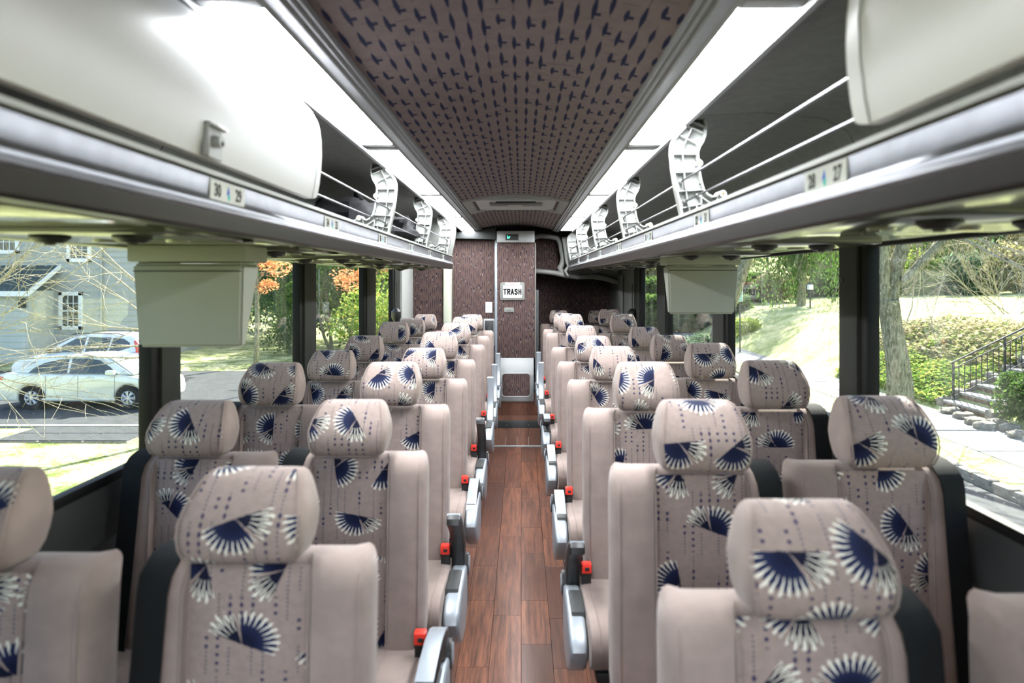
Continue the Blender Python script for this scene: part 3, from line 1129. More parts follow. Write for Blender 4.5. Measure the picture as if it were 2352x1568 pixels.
# ================================================================== OVERHEAD MONITORS
def monitor(sd, yf, xa, xb, zt, zb, lab):
    t = thing('overhead_monitor', lab, 'monitor', (0, yf, 0), 'drop-down monitors under the racks')
    mb = MB()
    # tapered housing, mounting face towards the camera
    zt1 = zt - 0.052
    def sect(x0, x1, z, d):
        return [(x0, 0, z), (x1, 0, z), (x1, d, z), (x0, d, z)]
    rr = []
    for k in range(6):
        q = k / 5
        z = zt1 + (zb - zt1) * q
        ins = 0.018 * q
        rr.append(sect(xa + ins * (1 if sd < 0 else 0.3), xb - ins * (0.3 if sd < 0 else 1), z, 0.13 - 0.095 * q))
    m2 = MB()
    bm = bmesh.new()
    vs = [[bm.verts.new(p) for p in r] for r in rr]
    for i in range(5):
        for k in range(4):
            bm.faces.new((vs[i][k], vs[i][(k + 1) % 4], vs[i + 1][(k + 1) % 4], vs[i + 1][k]))
    bm.faces.new(vs[0][::-1]); bm.faces.new(vs[5])
    bmesh.ops.recalc_face_normals(bm, faces=bm.faces)
    ed = [e for e in bm.edges if len(e.link_faces) == 2 and e.calc_face_angle() > 0.7]
    bmesh.ops.bevel(bm, geom=ed, offset=0.008, segments=3, affect='EDGES')
    bm.verts.index_update()
    mb.add([v.co.copy() for v in bm.verts], [[v.index for v in f.verts] for f in bm.faces], 'monitor')
    bm.free()
    mb.build('housing', t)
    mb = MB()
    mb.box((xa - 0.010, -0.010, zt1 + 0.004), (xb + 0.012, 0.16, zt), 'monitor', 0.006)
    mb.build('mounting_bracket', t)
    mb = MB()
    mb.box((xa + 0.004, -0.003, zt1 - 0.024), (xb - 0.004, 0.0015, zt1 - 0.021), 'dgrey')
    mb.build('seam', t)
    mb = MB()
    mb.box((xa + 0.03, 0.05, zb + 0.03), (xb - 0.03, 0.062, zt1 - 0.05), 'black', 0.002)
    mb.build('screen', t)
    return t


monitor(-1, 1.95, -1.112, -0.795, 1.760, 1.468, 'blank grey overhead monitor under the left rack, the nearer and larger one')
monitor(1, 3.34, 0.72, 1.062, 1.782, 1.494, 'blank grey overhead monitor under the right rack, farther away')


# ================================================================== SEATS
J = 0.58     # height of the cushion / backrest junction
BL = 0.65    # backrest length


HR = [  # height fraction, half width, front y, back y
    (0.0, 0.088, -0.046, 0.000), (0.03, 0.102, -0.064, 0.018), (0.09, 0.1125, -0.078, 0.032), (0.20, 0.119, -0.086, 0.042), (0.34, 0.1225, -0.089, 0.049), (0.48, 0.1235, -0.084, 0.053),
    (0.62, 0.119, -0.072, 0.055), (0.75, 0.112, -0.055, 0.055), (0.86, 0.106, -0.038, 0.052), (0.94, 0.0985, -0.020, 0.047), (0.985, 0.090, 0.000, 0.040), (1.0, 0.074, 0.014, 0.030)]


def hr_at(t):
    for a, b in zip(HR, HR[1:]):
        if t <= b[0] + 1e-9:
            q = (t - a[0]) / (b[0] - a[0])
            return [a[k] + (b[k] - a[k]) * q for k in range(4)]
    return list(HR[-1])


def headrest_mesh(m):
    """pillow with a printed centre wrapping over the top and plain cheeks"""
    mb = MB()
    z0, z1 = 0.606, 0.776
    ts = [0.0, 0.015, 0.03, 0.06, 0.09, 0.14, 0.20, 0.27, 0.34, 0.41, 0.48, 0.55, 0.62, 0.69, 0.75, 0.81, 0.86, 0.90, 0.94, 0.965, 0.985, 1.0]
    n = 56
    e = 0.36
    rings, uvr, xs = [], [], []
    arc, prev = 0.0, None
    for t_ in ts:
        _, w, yf, yb = hr_at(t_)
        z = z0 + (z1 - z0) * t_
        if prev:
            arc += math.hypot(z - prev[0], yf - prev[1])
        prev = (z, yf)
        yc, hy = (yf + yb) / 2, (yb - yf) / 2
        r, u, xx_ = [], [], []
        for k in range(n):
            a = 2 * PI * (k + 0.5) / n
            cx_ = math.copysign(abs(math.cos(a)) ** e, math.cos(a))
            cy_ = math.copysign(abs(math.sin(a)) ** e, math.sin(a))
            x = w * cx_
            r.append((x, yc - hy * cy_, z))
            u.append((x + 0.3, arc if cy_ > -0.2 else arc + 0.3))
            xx_.append(abs(cx_))
        rings.append(r); uvr.append(u); xs.append(xx_)
    for i in range(len(rings) - 1):
        for k in range(n):
            k2 = (k + 1) % n
            plain = (xs[i][k] + xs[i][k2]) / 2 > 0.93
            mb.add([rings[i][k], rings[i][k2], rings[i + 1][k2], rings[i + 1][k]], [(0, 1, 2, 3)], 'velour' if plain else 'print', [uvr[i][k], uvr[i][k2], uvr[i + 1][k2], uvr[i + 1][k]])
    mb.add(rings[0][::-1], [tuple(range(n))], 'velour', uvr[0][::-1])
    mb.add(rings[-1], [tuple(range(n))], 'print', [(p[0] + 0.3, arc + p[1]) for p in rings[-1]])
    me = mb.mesh('headrest', 70)
    bm = bmesh.new(); bm.from_mesh(me)
    bmesh.ops.remove_doubles(bm, verts=bm.verts, dist=1e-5)
    bmesh.ops.recalc_face_normals(bm, faces=bm.faces)
    bm.to_mesh(me); bm.free()
    return me


def seam_mesh(sx):
    mb = MB()
    pts = []
    for t_ in (0.03, 0.09, 0.2, 0.34, 0.48, 0.62, 0.75, 0.86, 0.94, 0.985):
        _, w, yf, yb = hr_at(t_)
        pts.append((sx * w * 0.925, (yf + yb) / 2 - (yb - yf) / 2 * 0.93 - 0.0006, 0.606 + 0.170 * t_))
    mb.tube(pts, 0.0022, 'velour', 6)
    return mb.mesh('piping', 60)


def back_mesh(m):
    """backrest shell with side bolsters; inboard side is -x*m"""
    mb = MB()
    def sec(z, k, dy, w):   # k: scale of half width, dy: how far the front recedes
        s = [(-0.198, 0.112), (-0.222, 0.070), (-0.224, 0.010), (-0.216, -0.020), (-0.196, -0.034), (-0.150, -0.036), (-0.121, -0.034), (-0.112, -0.012),
             (0.0, -0.006), (0.112, -0.012), (0.121, -0.030), (0.155, -0.030), (0.190, -0.020), (0.208, 0.004), (0.214, 0.050), (0.190, 0.100), (0.0, 0.112)]
        return [(m * x * k, min(y + dy, 0.095) if y < 0.09 else y - w, z) for x, y in s]
    rings = [sec(-0.08, 0.90, 0.01, 0), sec(-0.02, 0.97, 0.0, 0), sec(0.08, 1.0, 0, 0), sec(0.25, 1.0, 0, 0), sec(0.42, 1.0, 0, 0), sec(0.54, 1.0, 0.0, 0),
             sec(0.590, 0.998, 0.001, 0.002), sec(0.608, 0.990, 0.005, 0.006), sec(0.623, 0.975, 0.012, 0.012), sec(0.636, 0.952, 0.022, 0.020), sec(0.645, 0.925, 0.034, 0.028), sec(0.650, 0.89, 0.048, 0.036)]
    mb.loft(rings, 'velour')
    # piping along the bolster edges
    for x, y in ((-0.207, -0.031), (-0.116, -0.0345), (0.116, -0.031), (0.196, -0.021)):
        mb.tube([(m * x, y, z) for z in (0.0, 0.2, 0.4, 0.58)] + [(m * x * 0.99, y + 0.012, 0.615), (m * x * 0.96, y + 0.045, 0.643)], 0.0024, 'velour', 6)
    me = mb.mesh('backrest', 50)
    return me


def insert_mesh(z0, z1, bulge):
    mb = MB()
    nx, nz = 8, 6
    w = 0.112
    vs, us, fs = [], [], []
    for j in range(nz + 1):
        for i in range(nx + 1):
            a, b = i / nx * 2 - 1, j / nz * 2 - 1
            y = -0.012 - bulge * (1 - a ** 6) * (1 - b ** 8)
            vs.append((a * w, y, z0 + (z1 - z0) * j / nz))
            us.append((a * w + 0.5, z0 + (z1 - z0) * j / nz))
    for j in range(nz):
        for i in range(nx):
            q = j * (nx + 1) + i
            fs.append((q, q + 1, q + nx + 2, q + nx + 1))
    mb.add(vs, fs, 'print', us)
    return mb.mesh('insert', 60)


def cushion_mesh(m):
    mb = MB()
    prof = [(0.02, 0.47), (0.03, 0.58), (0.0, 0.598), (-0.06, 0.600), (-0.20, 0.606), (-0.34, 0.618), (-0.395, 0.614), (-0.425, 0.590), (-0.43, 0.55), (-0.415, 0.50), (-0.39, 0.478), (-0.2, 0.47)]
    rings = []
    for (x, k) in ((-0.243, 0.86), (-0.240, 0.95), (-0.225, 1.0), (-0.12, 1.0), (0.0, 1.0), (0.12, 1.0), (0.21, 1.0), (0.225, 0.95), (0.228, 0.86)):
        cy, cz = -0.2, 0.54
        rings.append([(m * x, cy + (y - cy) * (0.5 + k / 2), cz + (z - cz) * k) for y, z in prof])
    mb.loft(rings, 'velour')
    for x in (-0.213, -0.118, 0.118, 0.2):
        mb.tube([(m * x, y, z + 0.0008) for y, z in prof[2:9]], 0.0024, 'velour', 6)
    return mb.mesh('cushion', 50)


def belt_mesh(m):
    mb = MB()
    path = [(0.164, 0.116, 0.58), (0.164, 0.106, 0.648), (0.164, 0.070, 0.663), (0.165, 0.030, 0.661), (0.166, -0.006, 0.648), (0.168, -0.032, 0.622), (0.170, -0.042, 0.585), (0.176, -0.040, 0.45), (0.184, -0.042, 0.25), (0.193, -0.046, 0.05), (0.199, -0.03, -0.08)]
    hw = 0.031
    rings = []
    for i, (x, y, z) in enumerate(path):
        tilt = 0.012 if i > 5 else 0.004
        rings.append([(m * (x - hw), y - 0.0015, z), (m * (x + hw), y + tilt, z), (m * (x + hw), y + tilt + 0.003, z - 0.002), (m * (x - hw), y + 0.0015, z - 0.002)])
    mb.loft(rings, 'belt')
    return mb.mesh('shoulder_belt', 40)


def belt_guide_mesh(m):
    mb = MB()
    mb.box((m * 0.168 - 0.036, 0.012, 0.645), (m * 0.168 + 0.036, 0.060, 0.662), 'black', 0.006)
    return mb.mesh('belt_guide', 40)


def side_cover_mesh(m):
    mb = MB()
    prof = [(-0.03, 0.42), (-0.03, 0.585), (-0.10, 0.592), (-0.24, 0.590), (-0.33, 0.580), (-0.375, 0.560), (-0.39, 0.53), (-0.375, 0.49), (-0.33, 0.445), (-0.25, 0.40), (-0.12, 0.38)]
    a, b = -0.302 * m, -0.246 * m
    mb.prism([(y, z) for y, z in prof], min(a, b), max(a, b), 0, 'silver', 0.012, 3)
    return mb.mesh('side_cover', 40)


def lever_mesh(m):
    mb = MB()
    a, b = -0.288 * m, -0.244 * m
    mb.prism([(-0.12, 0.582), (-0.12, 0.600), (-0.27, 0.597), (-0.28, 0.575)], min(a, b), max(a, b), 0, 'dgrey', 0.004, 2)
    return mb.mesh('recline_lever', 40)


def pivot_mesh(m):
    mb = MB()
    mb.cyl((-0.248 * m, -0.005, 0.575), (-0.305 * m, -0.005, 0.575), 0.042, 'black', 20)
    mb.box((min(-0.248 * m, -0.3 * m), -0.05, 0.40), (max(-0.248 * m, -0.3 * m), 0.03, 0.575), 'dgrey', 0.01)
    mb.cyl((-0.300 * m, -0.005, 0.575), (-0.308 * m, -0.005, 0.575), 0.030, 'silver', 20)
    return mb.mesh('armrest_pivot', 40)


def arm_mesh(m, under):
    """armrest about its pivot at the origin, pointing to -y; pad silver on top, dark below"""
    mb = MB()
    W0, W1 = -0.024, 0.024
    top = [(0.030, 0.030), (0.010, 0.060), (-0.05, 0.082), (-0.15, 0.094), (-0.25, 0.090), (-0.325, 0.078)]
    bot = [(-0.332, 0.060), (-0.325, 0.040), (-0.25, 0.046), (-0.16, 0.045), (-0.09, 0.022), (-0.045, -0.02), (-0.02, -0.04), (0.02, -0.035), (0.038, 0.0)]
    mb.prism(top + bot, W0, W1, 0, under, 0.006, 2)
    # pad skin
    r = []
    for y, z in top:
        r.append((y, z))
    vs = [(W0 + 0.001, y, z + 0.004) for y, z in r] + [(W1 - 0.001, y, z + 0.004) for y, z in r] + [(W0 + 0.001, y, z - 0.006) for y, z in r] + [(W1 - 0.001, y, z - 0.006) for y, z in r]
    n = len(r)
    fs = []
    for i in range(n - 1):
        fs += [(i, i + 1, n + i + 1, n + i), (2 * n + i, 2 * n + i + 1, i + 1, i), (n + i, n + i + 1, 3 * n + i + 1, 3 * n + i), (2 * n + i, 2 * n + i + 1, 3 * n + i + 1, 3 * n + i)]
    fs += [(0, n, 3 * n, 2 * n), (n - 1, 2 * n - 1, 4 * n - 1, 3 * n - 1)]
    mb.add(vs, fs, 'silver')
    me = mb.mesh('armrest', 35)
    bm = bmesh.new(); bm.from_mesh(me); bmesh.ops.recalc_face_normals(bm, faces=bm.faces); bm.to_mesh(me); bm.free()
    me.set_sharp_from_angle(angle=math.radians(35))
    return me


def buckle_mesh(m):
    mb = MB()
    x = -0.222 * m
    mb.box((x - 0.017, -0.075, 0.50), (x + 0.017, -0.052, 0.655), 'black', 0.005)
    mb.box((x - 0.019, -0.080, 0.628), (x + 0.019, -0.050, 0.668), 'black', 0.006)
    return mb.mesh('belt_buckle', 40)


def button_mesh(m):
    mb = MB()
    x = -0.222 * m
    mb.box((x - 0.017, -0.087, 0.640), (x + 0.017, -0.055, 0.674), 'red', 0.004)
    mb.box((x - 0.006, -0.0885, 0.650), (x + 0.009, -0.084, 0.662), 'black', 0.001, 1)
    return mb.mesh('release_button', 40)


def pedestal_mesh(m):
    mb = MB()
    mb.box((-0.20, -0.30, 0.0), (0.20, -0.10, 0.03), 'dgrey', 0.005)
    mb.box((-0.18, -0.26, 0.03), (0.18, -0.14, 0.46), 'dgrey', 0.02)
    mb.box((-0.225, -0.40, 0.44), (0.225, 0.05, 0.475), 'black', 0.01)
    return mb.mesh('pedestal', 40)


SM = {}
for m in (-1, 1):
    SM[m] = dict(back=back_mesh(m), ins1=insert_mesh(0.315, 0.640, 0.012), ins0=insert_mesh(-0.01, 0.312, 0.022), head=headrest_mesh(m), seam=seam_mesh(1), seam2=seam_mesh(-1), cush=cushion_mesh(m),
                 belt=belt_mesh(m), guide=belt_guide_mesh(m), cover=side_cover_mesh(m), lever=lever_mesh(m), pivot=pivot_mesh(m), arm=arm_mesh(m, 'black'), arms=arm_mesh(m, 'silver'),
                 buck=buckle_mesh(m), but=button_mesh(m), ped=pedestal_mesh(m))
SUBD = ('head', 'back', 'cush')


def part(name, me, par, sub=False):
    o = obj(name, me, par)
    if sub:
        s = o.modifiers.new('smooth', 'SUBSURF')
        s.levels = s.render_levels = 1
    return o


def make_seat(m, aisle):
    s = SM[m]
    t = bpy.data.objects.new('coach_seat', None)
    COL.objects.link(t)
    t.empty_display_size = 0.1
    bk = part('backrest', s['back'], t)
    bk.location = (0, 0, J)
    part('upper_insert', s['ins1'], bk)
    part('lower_insert', s['ins0'], bk)
    hd = part('headrest', s['head'], t)
    part('headrest_piping', s['seam'], hd)
    part('headrest_piping', s['seam2'], hd)
    part('shoulder_belt', s['belt'], bk)
    part('cushion', s['cush'], t)
    part('pedestal', s['ped'], t)
    bu = part('belt_buckle', s['buck'], t)
    part('release_button', s['but'], bu)
    if aisle:
        cv = part('side_cover', s['cover'], t)
        part('recline_lever', s['lever'], cv)
        part('armrest_pivot', s['pivot'], t)
        a = part('armrest', s['arm'], t)
        a.location = (-0.268 * m, -0.005, 0.582)
    return t


PROTO = {}
ordinal = ['first', 'second', 'third', 'fourth', 'fifth', 'sixth', 'seventh', 'eighth', 'ninth']
# rows: head distance from camera, head-top drop below the camera
LA = [(1.30, .360), (2.05, .360), (2.68, .322), (3.57, .354), (4.22, .320), (5.28, .33), (6.08, .327), (7.0, .350)]
LW = [(1.22, .338), (2.05, .362), (2.69, .325), (3.53, .361), (4.25, .345), (5.22, .318), (6.08, .34), (6.92, .346)]
RA = [(1.09, .358), (1.73, .306), (2.49, .300), (3.36, .326), (4.27, .349), (5.13, .340), (6.20, .308), (7.09, .345), (8.15, .36)]
RW = [(0.99, .310), (1.75, .300), (2.50, .295), (3.33, .308), (4.23, .341), (5.08, .348), (6.15, .304), (7.07, .302), (8.15, .36)]
armL = {1: (3, 0), 2: (36, 0), 3: (-18, 0), 4: (42, 0), 5: (88, 1), 6: (88, 1), 7: (88, 1), 0: (5, 0)}
armR = {0: (0, 0), 1: (0, 0), 2: (30, 0), 3: (-22, 0), 4: (-22, 0), 5: (5, 0), 6: (86, 1), 7: (86, 1), 8: (80, 1)}
SX = 0.465
for side, rows, aisle, xx in ((-1, LW, False, -0.505 - SX), (-1, LA, True, -0.505), (1, RA, True, 0.45), (1, RW, False, 0.45 + SX)):
    for i, (yh, drop) in enumerate(rows):
        key = (side, aisle)
        if key not in PROTO:
            PROTO[key] = make_seat(side, aisle)
            t = PROTO[key]
        else:
            t = copy_tree(PROTO[key])
        lean = 0.085 if side < 0 else 0.05
        yo = yh - 0.76 * math.sin(lean) + 0.005
        t.location = (xx, yo, 0)
        col = '%s %s column' % ('left' if side < 0 else 'right', 'aisle' if aisle else 'window')
        extra = ''
        if aisle:
            ang, sil = (armL if side < 0 else armR)[i]
            extra = ' with raised armrest' if ang > 35 else (' with lowered armrest' if i in (1, 2, 3, 4) else '')
        tag(t, 'feather-print velour seat%s, %s from the camera in the %s' % (extra, ordinal[i], col), 'seat', 'coach seats in rows along the aisle')
        for ch in t.children:
            nm = ch.name.split('.')[0]
            ch.name = nm
            if nm == 'backrest':
                ch.rotation_euler = (-lean, 0, 0)
                ch.scale = (1, 1, 0.925 * (CAMZ - drop - J) / (0.776 * math.cos(lean)))
            if nm == 'headrest':
                ch.rotation_euler = (-lean, 0, 0)
                ch.location = (0, 0, J)
                ch.scale = (0.94, 1, (CAMZ - drop - J) / (0.776 * math.cos(lean)))
            if nm == 'armrest':
                ch.rotation_euler = (-math.radians(ang), 0, 0)
                if sil:
                    ch.data = SM[side]['arms']


# ================================================================== REAR BULKHEAD
YB = 7.62
w = MB()
w.box((XL - .05, Y1, -0.1), (XR + .05, Y1 + 0.06, 2.32), 'wallf')
struct(w.build('wall_back'))
f = MB()
f.box((XL - .05, 6.80, -0.12), (BC - .31, Y1, 0.0), 'dgrey')
f.box((BC + .31, 6.80, -0.12), (XR + .05, Y1, 0.0), 'dgrey')
struct(f.build('trim_2'), 'rear floor under the last seats')

# lavatory cubicle on the left: front wall, jamb strip, narrow side panel
lav = thing('lavatory_cubicle', 'patterned brown lavatory wall at the left rear with white jambs', 'lavatory', (0, YB, 0))
p0, p1 = P(1035, 552, YB), P(1138, 552, YB)
g = MB(); g.box((p0.x, 0.0, 0.0), (p1.x, 0.04, p0.z), 'wallf'); g.build('front_panel', lav)
a0, a1 = P(945, 600, 7.50), P(1019, 600, 7.50)
g = MB(); g.box((a0.x - 0.02, -0.10, 0.0), (a1.x + 0.01, -0.06, 1.95), 'wallf'); g.build('outer_panel', lav)
b0, b1 = P(1018, 600, 7.48), P(1036, 600, 7.48)
g = MB(); g.box((b0.x, -0.14, 0.0), (b1.x, 0.02, 2.05), 'cream', 0.01); g.build('door_jamb', lav)
g = MB(); g.box((XL + 0.001, -0.78, 0.0), (XL + 0.05, -0.08, 1.90), 'white', 0.008); g.build('side_jamb', lav)
g = MB(); g.box((p1.x - 0.008, -0.012, 0.2), (p1.x + 0.014, 0.0, p0.z + 0.01), 'silver', 0.004); g.build('edge_profile', lav)
# sloped grey header over the cubicle
h0, h1, h2, h3 = P(1040, 549, YB), P(1140, 556, YB), P(1143, 526, YB), P(1047, 541, YB)
g = MB()
g.prism([(h0.x - 0.06, h0.z), (h1.x, h0.z - 0.012), (h1.x, 2.235), (h3.x - .06, h3.z + 0.02)], -0.14, 0.03, 1, 'dgrey', 0.008)
g.build('header', lav)

# restroom notice and wall pocket
def plate_text(parent, lines):
    for (txt, size, key, x, y, z, bold, sx) in lines:
        t = obj('lettering', text_mesh(txt, size, key, bold, sx=sx, depth=0.0005), parent, (x, y, z))
        t.rotation_euler = (PI / 2, 0, 0)

q0, q1 = P(1115, 693, YB), P(1131, 718, YB)
t = thing('restroom_notice', 'small white restroom notice on the brown wall left of the trash door', 'notice', ((q0.x + q1.x) / 2, YB - 0.003, (q0.z + q1.z) / 2))
g = MB(); g.box((-0.038, -0.002, -0.06), (0.038, 0.002, 0.06), 'paper', 0.001, 1); g.build('card', t)
plate_text(t, [('RESTROOM', 0.0125, 'tealink', 0, -0.0026, 0.002, 0.0003, 1.0)])
q0, q1 = P(1111, 735, YB), P(1136, 790, YB)
t = thing('wall_pocket', 'grey framed recess with a black latch low on the brown lavatory wall', 'handle recess', ((q0.x + q1.x) / 2, YB, (q0.z + q1.z) / 2))
g = MB(); g.box((-0.062, -0.016, -0.15), (0.062, 0.0, 0.15), 'lgrey', 0.012, 3); g.build('frame', t)
g = MB(); g.box((-0.046, -0.019, -0.13), (0.050, -0.012, 0.13), 'black', 0.012, 3); g.build('recess', t)
g = MB(); g.box((-0.01, -0.026, -0.06), (0.018, -0.016, 0.06), 'dgrey', 0.004); g.build('latch_plate', t)

# centre column: display header, patterned door with trash flap, lower grey bin door
cc = thing('trash_cabinet', 'tall brown patterned cabinet at the end of the aisle with a trash flap', 'cabinet', (BC, YB - 0.10, 0))
c0, c1 = P(1142, 557, YB - .1), P(1229, 822, YB - .1)
xl, xr = c0.x - BC, c1.x - BC
g = MB(); g.box((xl, 0, c1.z), (xr, 0.04, c0.z), 'wallf', 0.003); g.build('upper_door', cc)
g = MB(); g.box((xl - 0.012, -0.006, c1.z - .40), (xl, 0.04, c0.z), 'silver', 0.003); g.box((xr, -0.004, c1.z - .44), (xr + 0.010, 0.04, c0.z), 'grey', 0.003); g.build('edge_profile', cc)
hd0, hd1 = P(1141, 533, YB - .13), P(1228, 557, YB - .13)
g = MB(); g.box((hd0.x - BC, -0.045, hd1.z), (hd1.x - BC, 0.04, hd0.z + 0.015), 'lgrey', 0.012, 3); g.build('header', cc)
l0, l1 = P(1144, 828, YB - .1), P(1226, 921, YB - .1)
g = MB()
zt = c1.z
g.prism([(0.0, zt), (-0.012, zt - 0.05), (-0.045, zt - 0.12), (-0.045, l1.z + 0.02), (-0.03, l1.z), (0.04, l1.z), (0.04, zt)], l0.x - BC, l1.x - BC, 0, 'lgrey', 0.006, 2)
lower = g.build('lower_door', cc)
i0, i1 = P(1154, 859, YB - .15), P(1217, 909, YB - .15)
g = MB()
def rrect(x0, x1, z0, z1, r, n=5):
    pts = []
    for cx, cz, a0_ in ((x1 - r, z1 - r, 0), (x0 + r, z1 - r, 90), (x0 + r, z0 + r, 180), (x1 - r, z0 + r, 270)):
        for k in range(n + 1):
            a = math.radians(a0_ + 90 * k / n)
            pts.append((cx + r * math.cos(a), cz + r * math.sin(a)))
    return pts
g.prism(rrect(i0.x - BC, i1.x - BC, i1.z, i0.z, 0.03), -0.049, -0.04, 1, 'wallf')
g.build('fabric_panel', lower)
g = MB()
ro = rrect(i0.x - BC - .008, i1.x - BC + .008, i1.z - .008, i0.z + .008, 0.036)
g.tube([(x, -0.047, z) for x, z in ro + ro[:1]], 0.005, 'lgrey', 6, caps=False)
g.build('panel_frame', lower)
# indicator display in the header
d0, d1 = P(1162, 538, YB - .15), P(1190, 551, YB - .15)
t = thing('indicator_display', 'small dark display with a green lit symbol over the trash cabinet', 'display', ((d0.x + d1.x) / 2, YB - 0.147, (d0.z + d1.z) / 2))
g = MB(); g.box((-0.075, -0.006, -0.036), (0.075, 0.0, 0.036), 'grey', 0.006); g.build('bezel', t)
g = MB(); g.box((-0.066, -0.009, -0.030), (0.066, -0.004, 0.030), 'black', 0.003); g.build('screen', t)
g = MB()
g.prism([(-0.052, -0.020), (-0.052, 0.016), (-0.046, 0.018), (-0.043, 0.006), (-0.034, 0.0), (-0.026, 0.012), (-0.020, 0.010), (-0.024, -0.006), (-0.034, -0.018), (-0.040, -0.010), (-0.046, -0.018)], -0.0102, -0.0092, 1, 'green_led')
g.build('lit_symbol', t)
# trash flap
f0, f1 = P(1149, 648, YB - .11), P(1205, 689, YB - .11)
cx, cz = (f0.x + f1.x) / 2, (f0.z + f1.z) / 2
t = thing('trash_flap', 'white framed flap with a TRASH label on the brown cabinet door', 'trash flap', (cx, YB - 0.102, cz))
W, H = (f1.x - f0.x) / 2, (f0.z - f1.z) / 2
g = MB(); g.prism(rrect(-W, W, -H, H, 0.022), -0.016, 0.0, 1, 'grey', 0.003, 2); g.build('frame', t)
g = MB(); g.prism(rrect(-W * .78, W * .78, -H * .74, H * .66, 0.010), -0.0185, -0.014, 1, 'paper', 0.001, 1); fl = g.build('label_plate', t)
g = MB(); g.box((-W * .60, -0.0172, H * .72), (W * .62, -0.0158, H * .97), 'paper'); g.build('strip_label', t)
g = MB(); g.box((-W * .55, -0.0180, H * .825), (-W * .32, -0.0170, H * .855), 'redink'); g.box((W * .34, -0.0180, H * .825), (W * .57, -0.0170, H * .855), 'redink'); g.build('dash', t)
GLY = {'T': [[(-.5, 1), (.5, 1)], [(0, 1), (0, 0)]], 'R': [[(-.4, 0), (-.4, 1), (.15, 1), (.4, .88), (.4, .62), (.15, .5), (-.4, .5)], [(.05, .5), (.42, 0)]],
       'A': [[(-.45, 0), (0, 1), (.45, 0)], [(-.28, .3), (.28, .3)]], 'S': [[(.4, .82), (.22, 1), (-.2, 1), (-.4, .82), (-.36, .62), (.34, .42), (.4, .18), (.2, 0), (-.2, 0), (-.42, .2)]],
       'H': [[(-.4, 0), (-.4, 1)], [(.4, 0), (.4, 1)], [(-.4, .5), (.4, .5)]]}
LH, LW_, ST = 0.068, 0.033, 0.0145
for q, ch_ in enumerate('TRASH'):
    g = MB()
    for pl_ in GLY[ch_]:
        pp = [Vector((a * LW_ * .82, b * (LH - ST) + ST / 2)) for a, b in pl_]
        for a, b in zip(pp, pp[1:]):
            d = (b - a).normalized()
            nrm = Vector((-d.y, d.x)) * ST / 2
            a2, b2 = a - d * ST * .42, b + d * ST * .42
            g.prism([tuple(a2 + nrm), tuple(b2 + nrm), tuple(b2 - nrm), tuple(a2 - nrm)], -0.0010, 0.0006, 1, 'ink')
    g.build('lettering', t, ((q - 2) * 0.0410, -0.0193, -0.040), smooth=0)
plate_text(t, [('TRASH', 0.024, 'redink', 0.002, -0.0180, H * .84, 0.0006, 1.15)])
# small grey lock below
k0, k1 = P(1158, 706, YB - .11), P(1181, 717, YB - .11)
t = thing('door_lock', 'small oval grey lock plate under the trash flap', 'lock', ((k0.x + k1.x) / 2, YB - 0.102, (k0.z + k1.z) / 2))
g = MB(); g.prism(rrect(-0.055, 0.055, -0.026, 0.026, 0.014), -0.010, 0.0, 1, 'grey', 0.002, 2); g.build('plate', t)
g = MB()
g.tube([(0.018 * math.cos(a), -0.0105, 0.002 + 0.014 * math.sin(a)) for a in [PI + k * PI / 8 for k in range(9)]], 0.0022, 'dgrey', 6)
g.cyl((0, -0.012, 0.010), (0, -0.009, 0.010), 0.0035, 'dgrey', 8)
g.build('cylinder', t)

# right rear recess: moulded grey frame, dark patterned panels
rr = thing('rear_moulding', 'curved grey moulding framing the dark patterned recess at the right rear', 'moulding', (0, 8.05, 0))
def pts3(lst, Y):
    return [(P(u, v, Y).x, Y - 8.05, P(u, v, Y).z) for u, v in lst]
g = MB()
g.tube(pts3([(1226, 545), (1240, 541), (1262, 543), (1280, 547), (1287, 560), (1289, 575), (1293, 592), (1291, 606), (1286, 615), (1290, 626), (1302, 634)], 8.0), [0.030] * 4 + [0.030, 0.028, 0.028, 0.034, 0.040, 0.034, 0.03], 'grey', 12)
g.build('upper_frame', rr)
g = MB()
g.tube(pts3([(1228, 622), (1250, 624), (1275, 627), (1300, 633), (1325, 636), (1350, 635), (1375, 635), (1395, 640), (1415, 647), (1432, 652)], 7.95), [0.03] * 6 + [0.032, 0.036, 0.03, 0.02], 'grey', 12)
g.build('lower_frame', rr)
g = MB()
g.tube(pts3([(1295, 548), (1299, 575), (1302, 600), (1306, 612), (1298, 622), (1303, 632), (1330, 638)], 7.86), 0.022, 'grey', 10)
g.build('rack_frame', rr)
q0, q1 = P(1280, 540, 8.1), P(1420, 640, 8.1)
g = MB()
m0, m1 = P(1289, 545, 8.08), P(1300, 635, 8.08)
g.prism([(m0.x, m0.z), (P(1304, 632, 8.08).x, P(1304, 632, 8.08).z), (XR - .01, P(1304, 650, 8.08).z), (XR - .01, m0.z + .02)], -0.02, 0.06, 1, 'grey', 0.01)
g.build('duct_panel', rr)
g = MB()
n0 = P(1420, 700, 7.9)
g.box((n0.x, -0.35, 0.9), (XR - 0.001, 0.0, 1.72), 'grey', 0.03)
g.build('corner_post', rr)
# dark bulkhead panels inside the recess
g = MB()
d0, d1 = P(1226, 545, 8.3), P(1300, 628, 8.3)
g.box((d0.x, 0.25, d1.z), (XR - .02, 0.28, d0.z + .05), 'wallf'); g.build('upper_panel', rr)
# cabinet side, grey, right of the trash cabinet
g = MB()
s0 = P(1230, 800, YB)
g.box((s0.x, YB - 8.05 - 0.1, 0.15), (s0.x + 0.035, 0.6, 1.55), 'dgrey', 0.006); g.build('cabinet_side', rr)

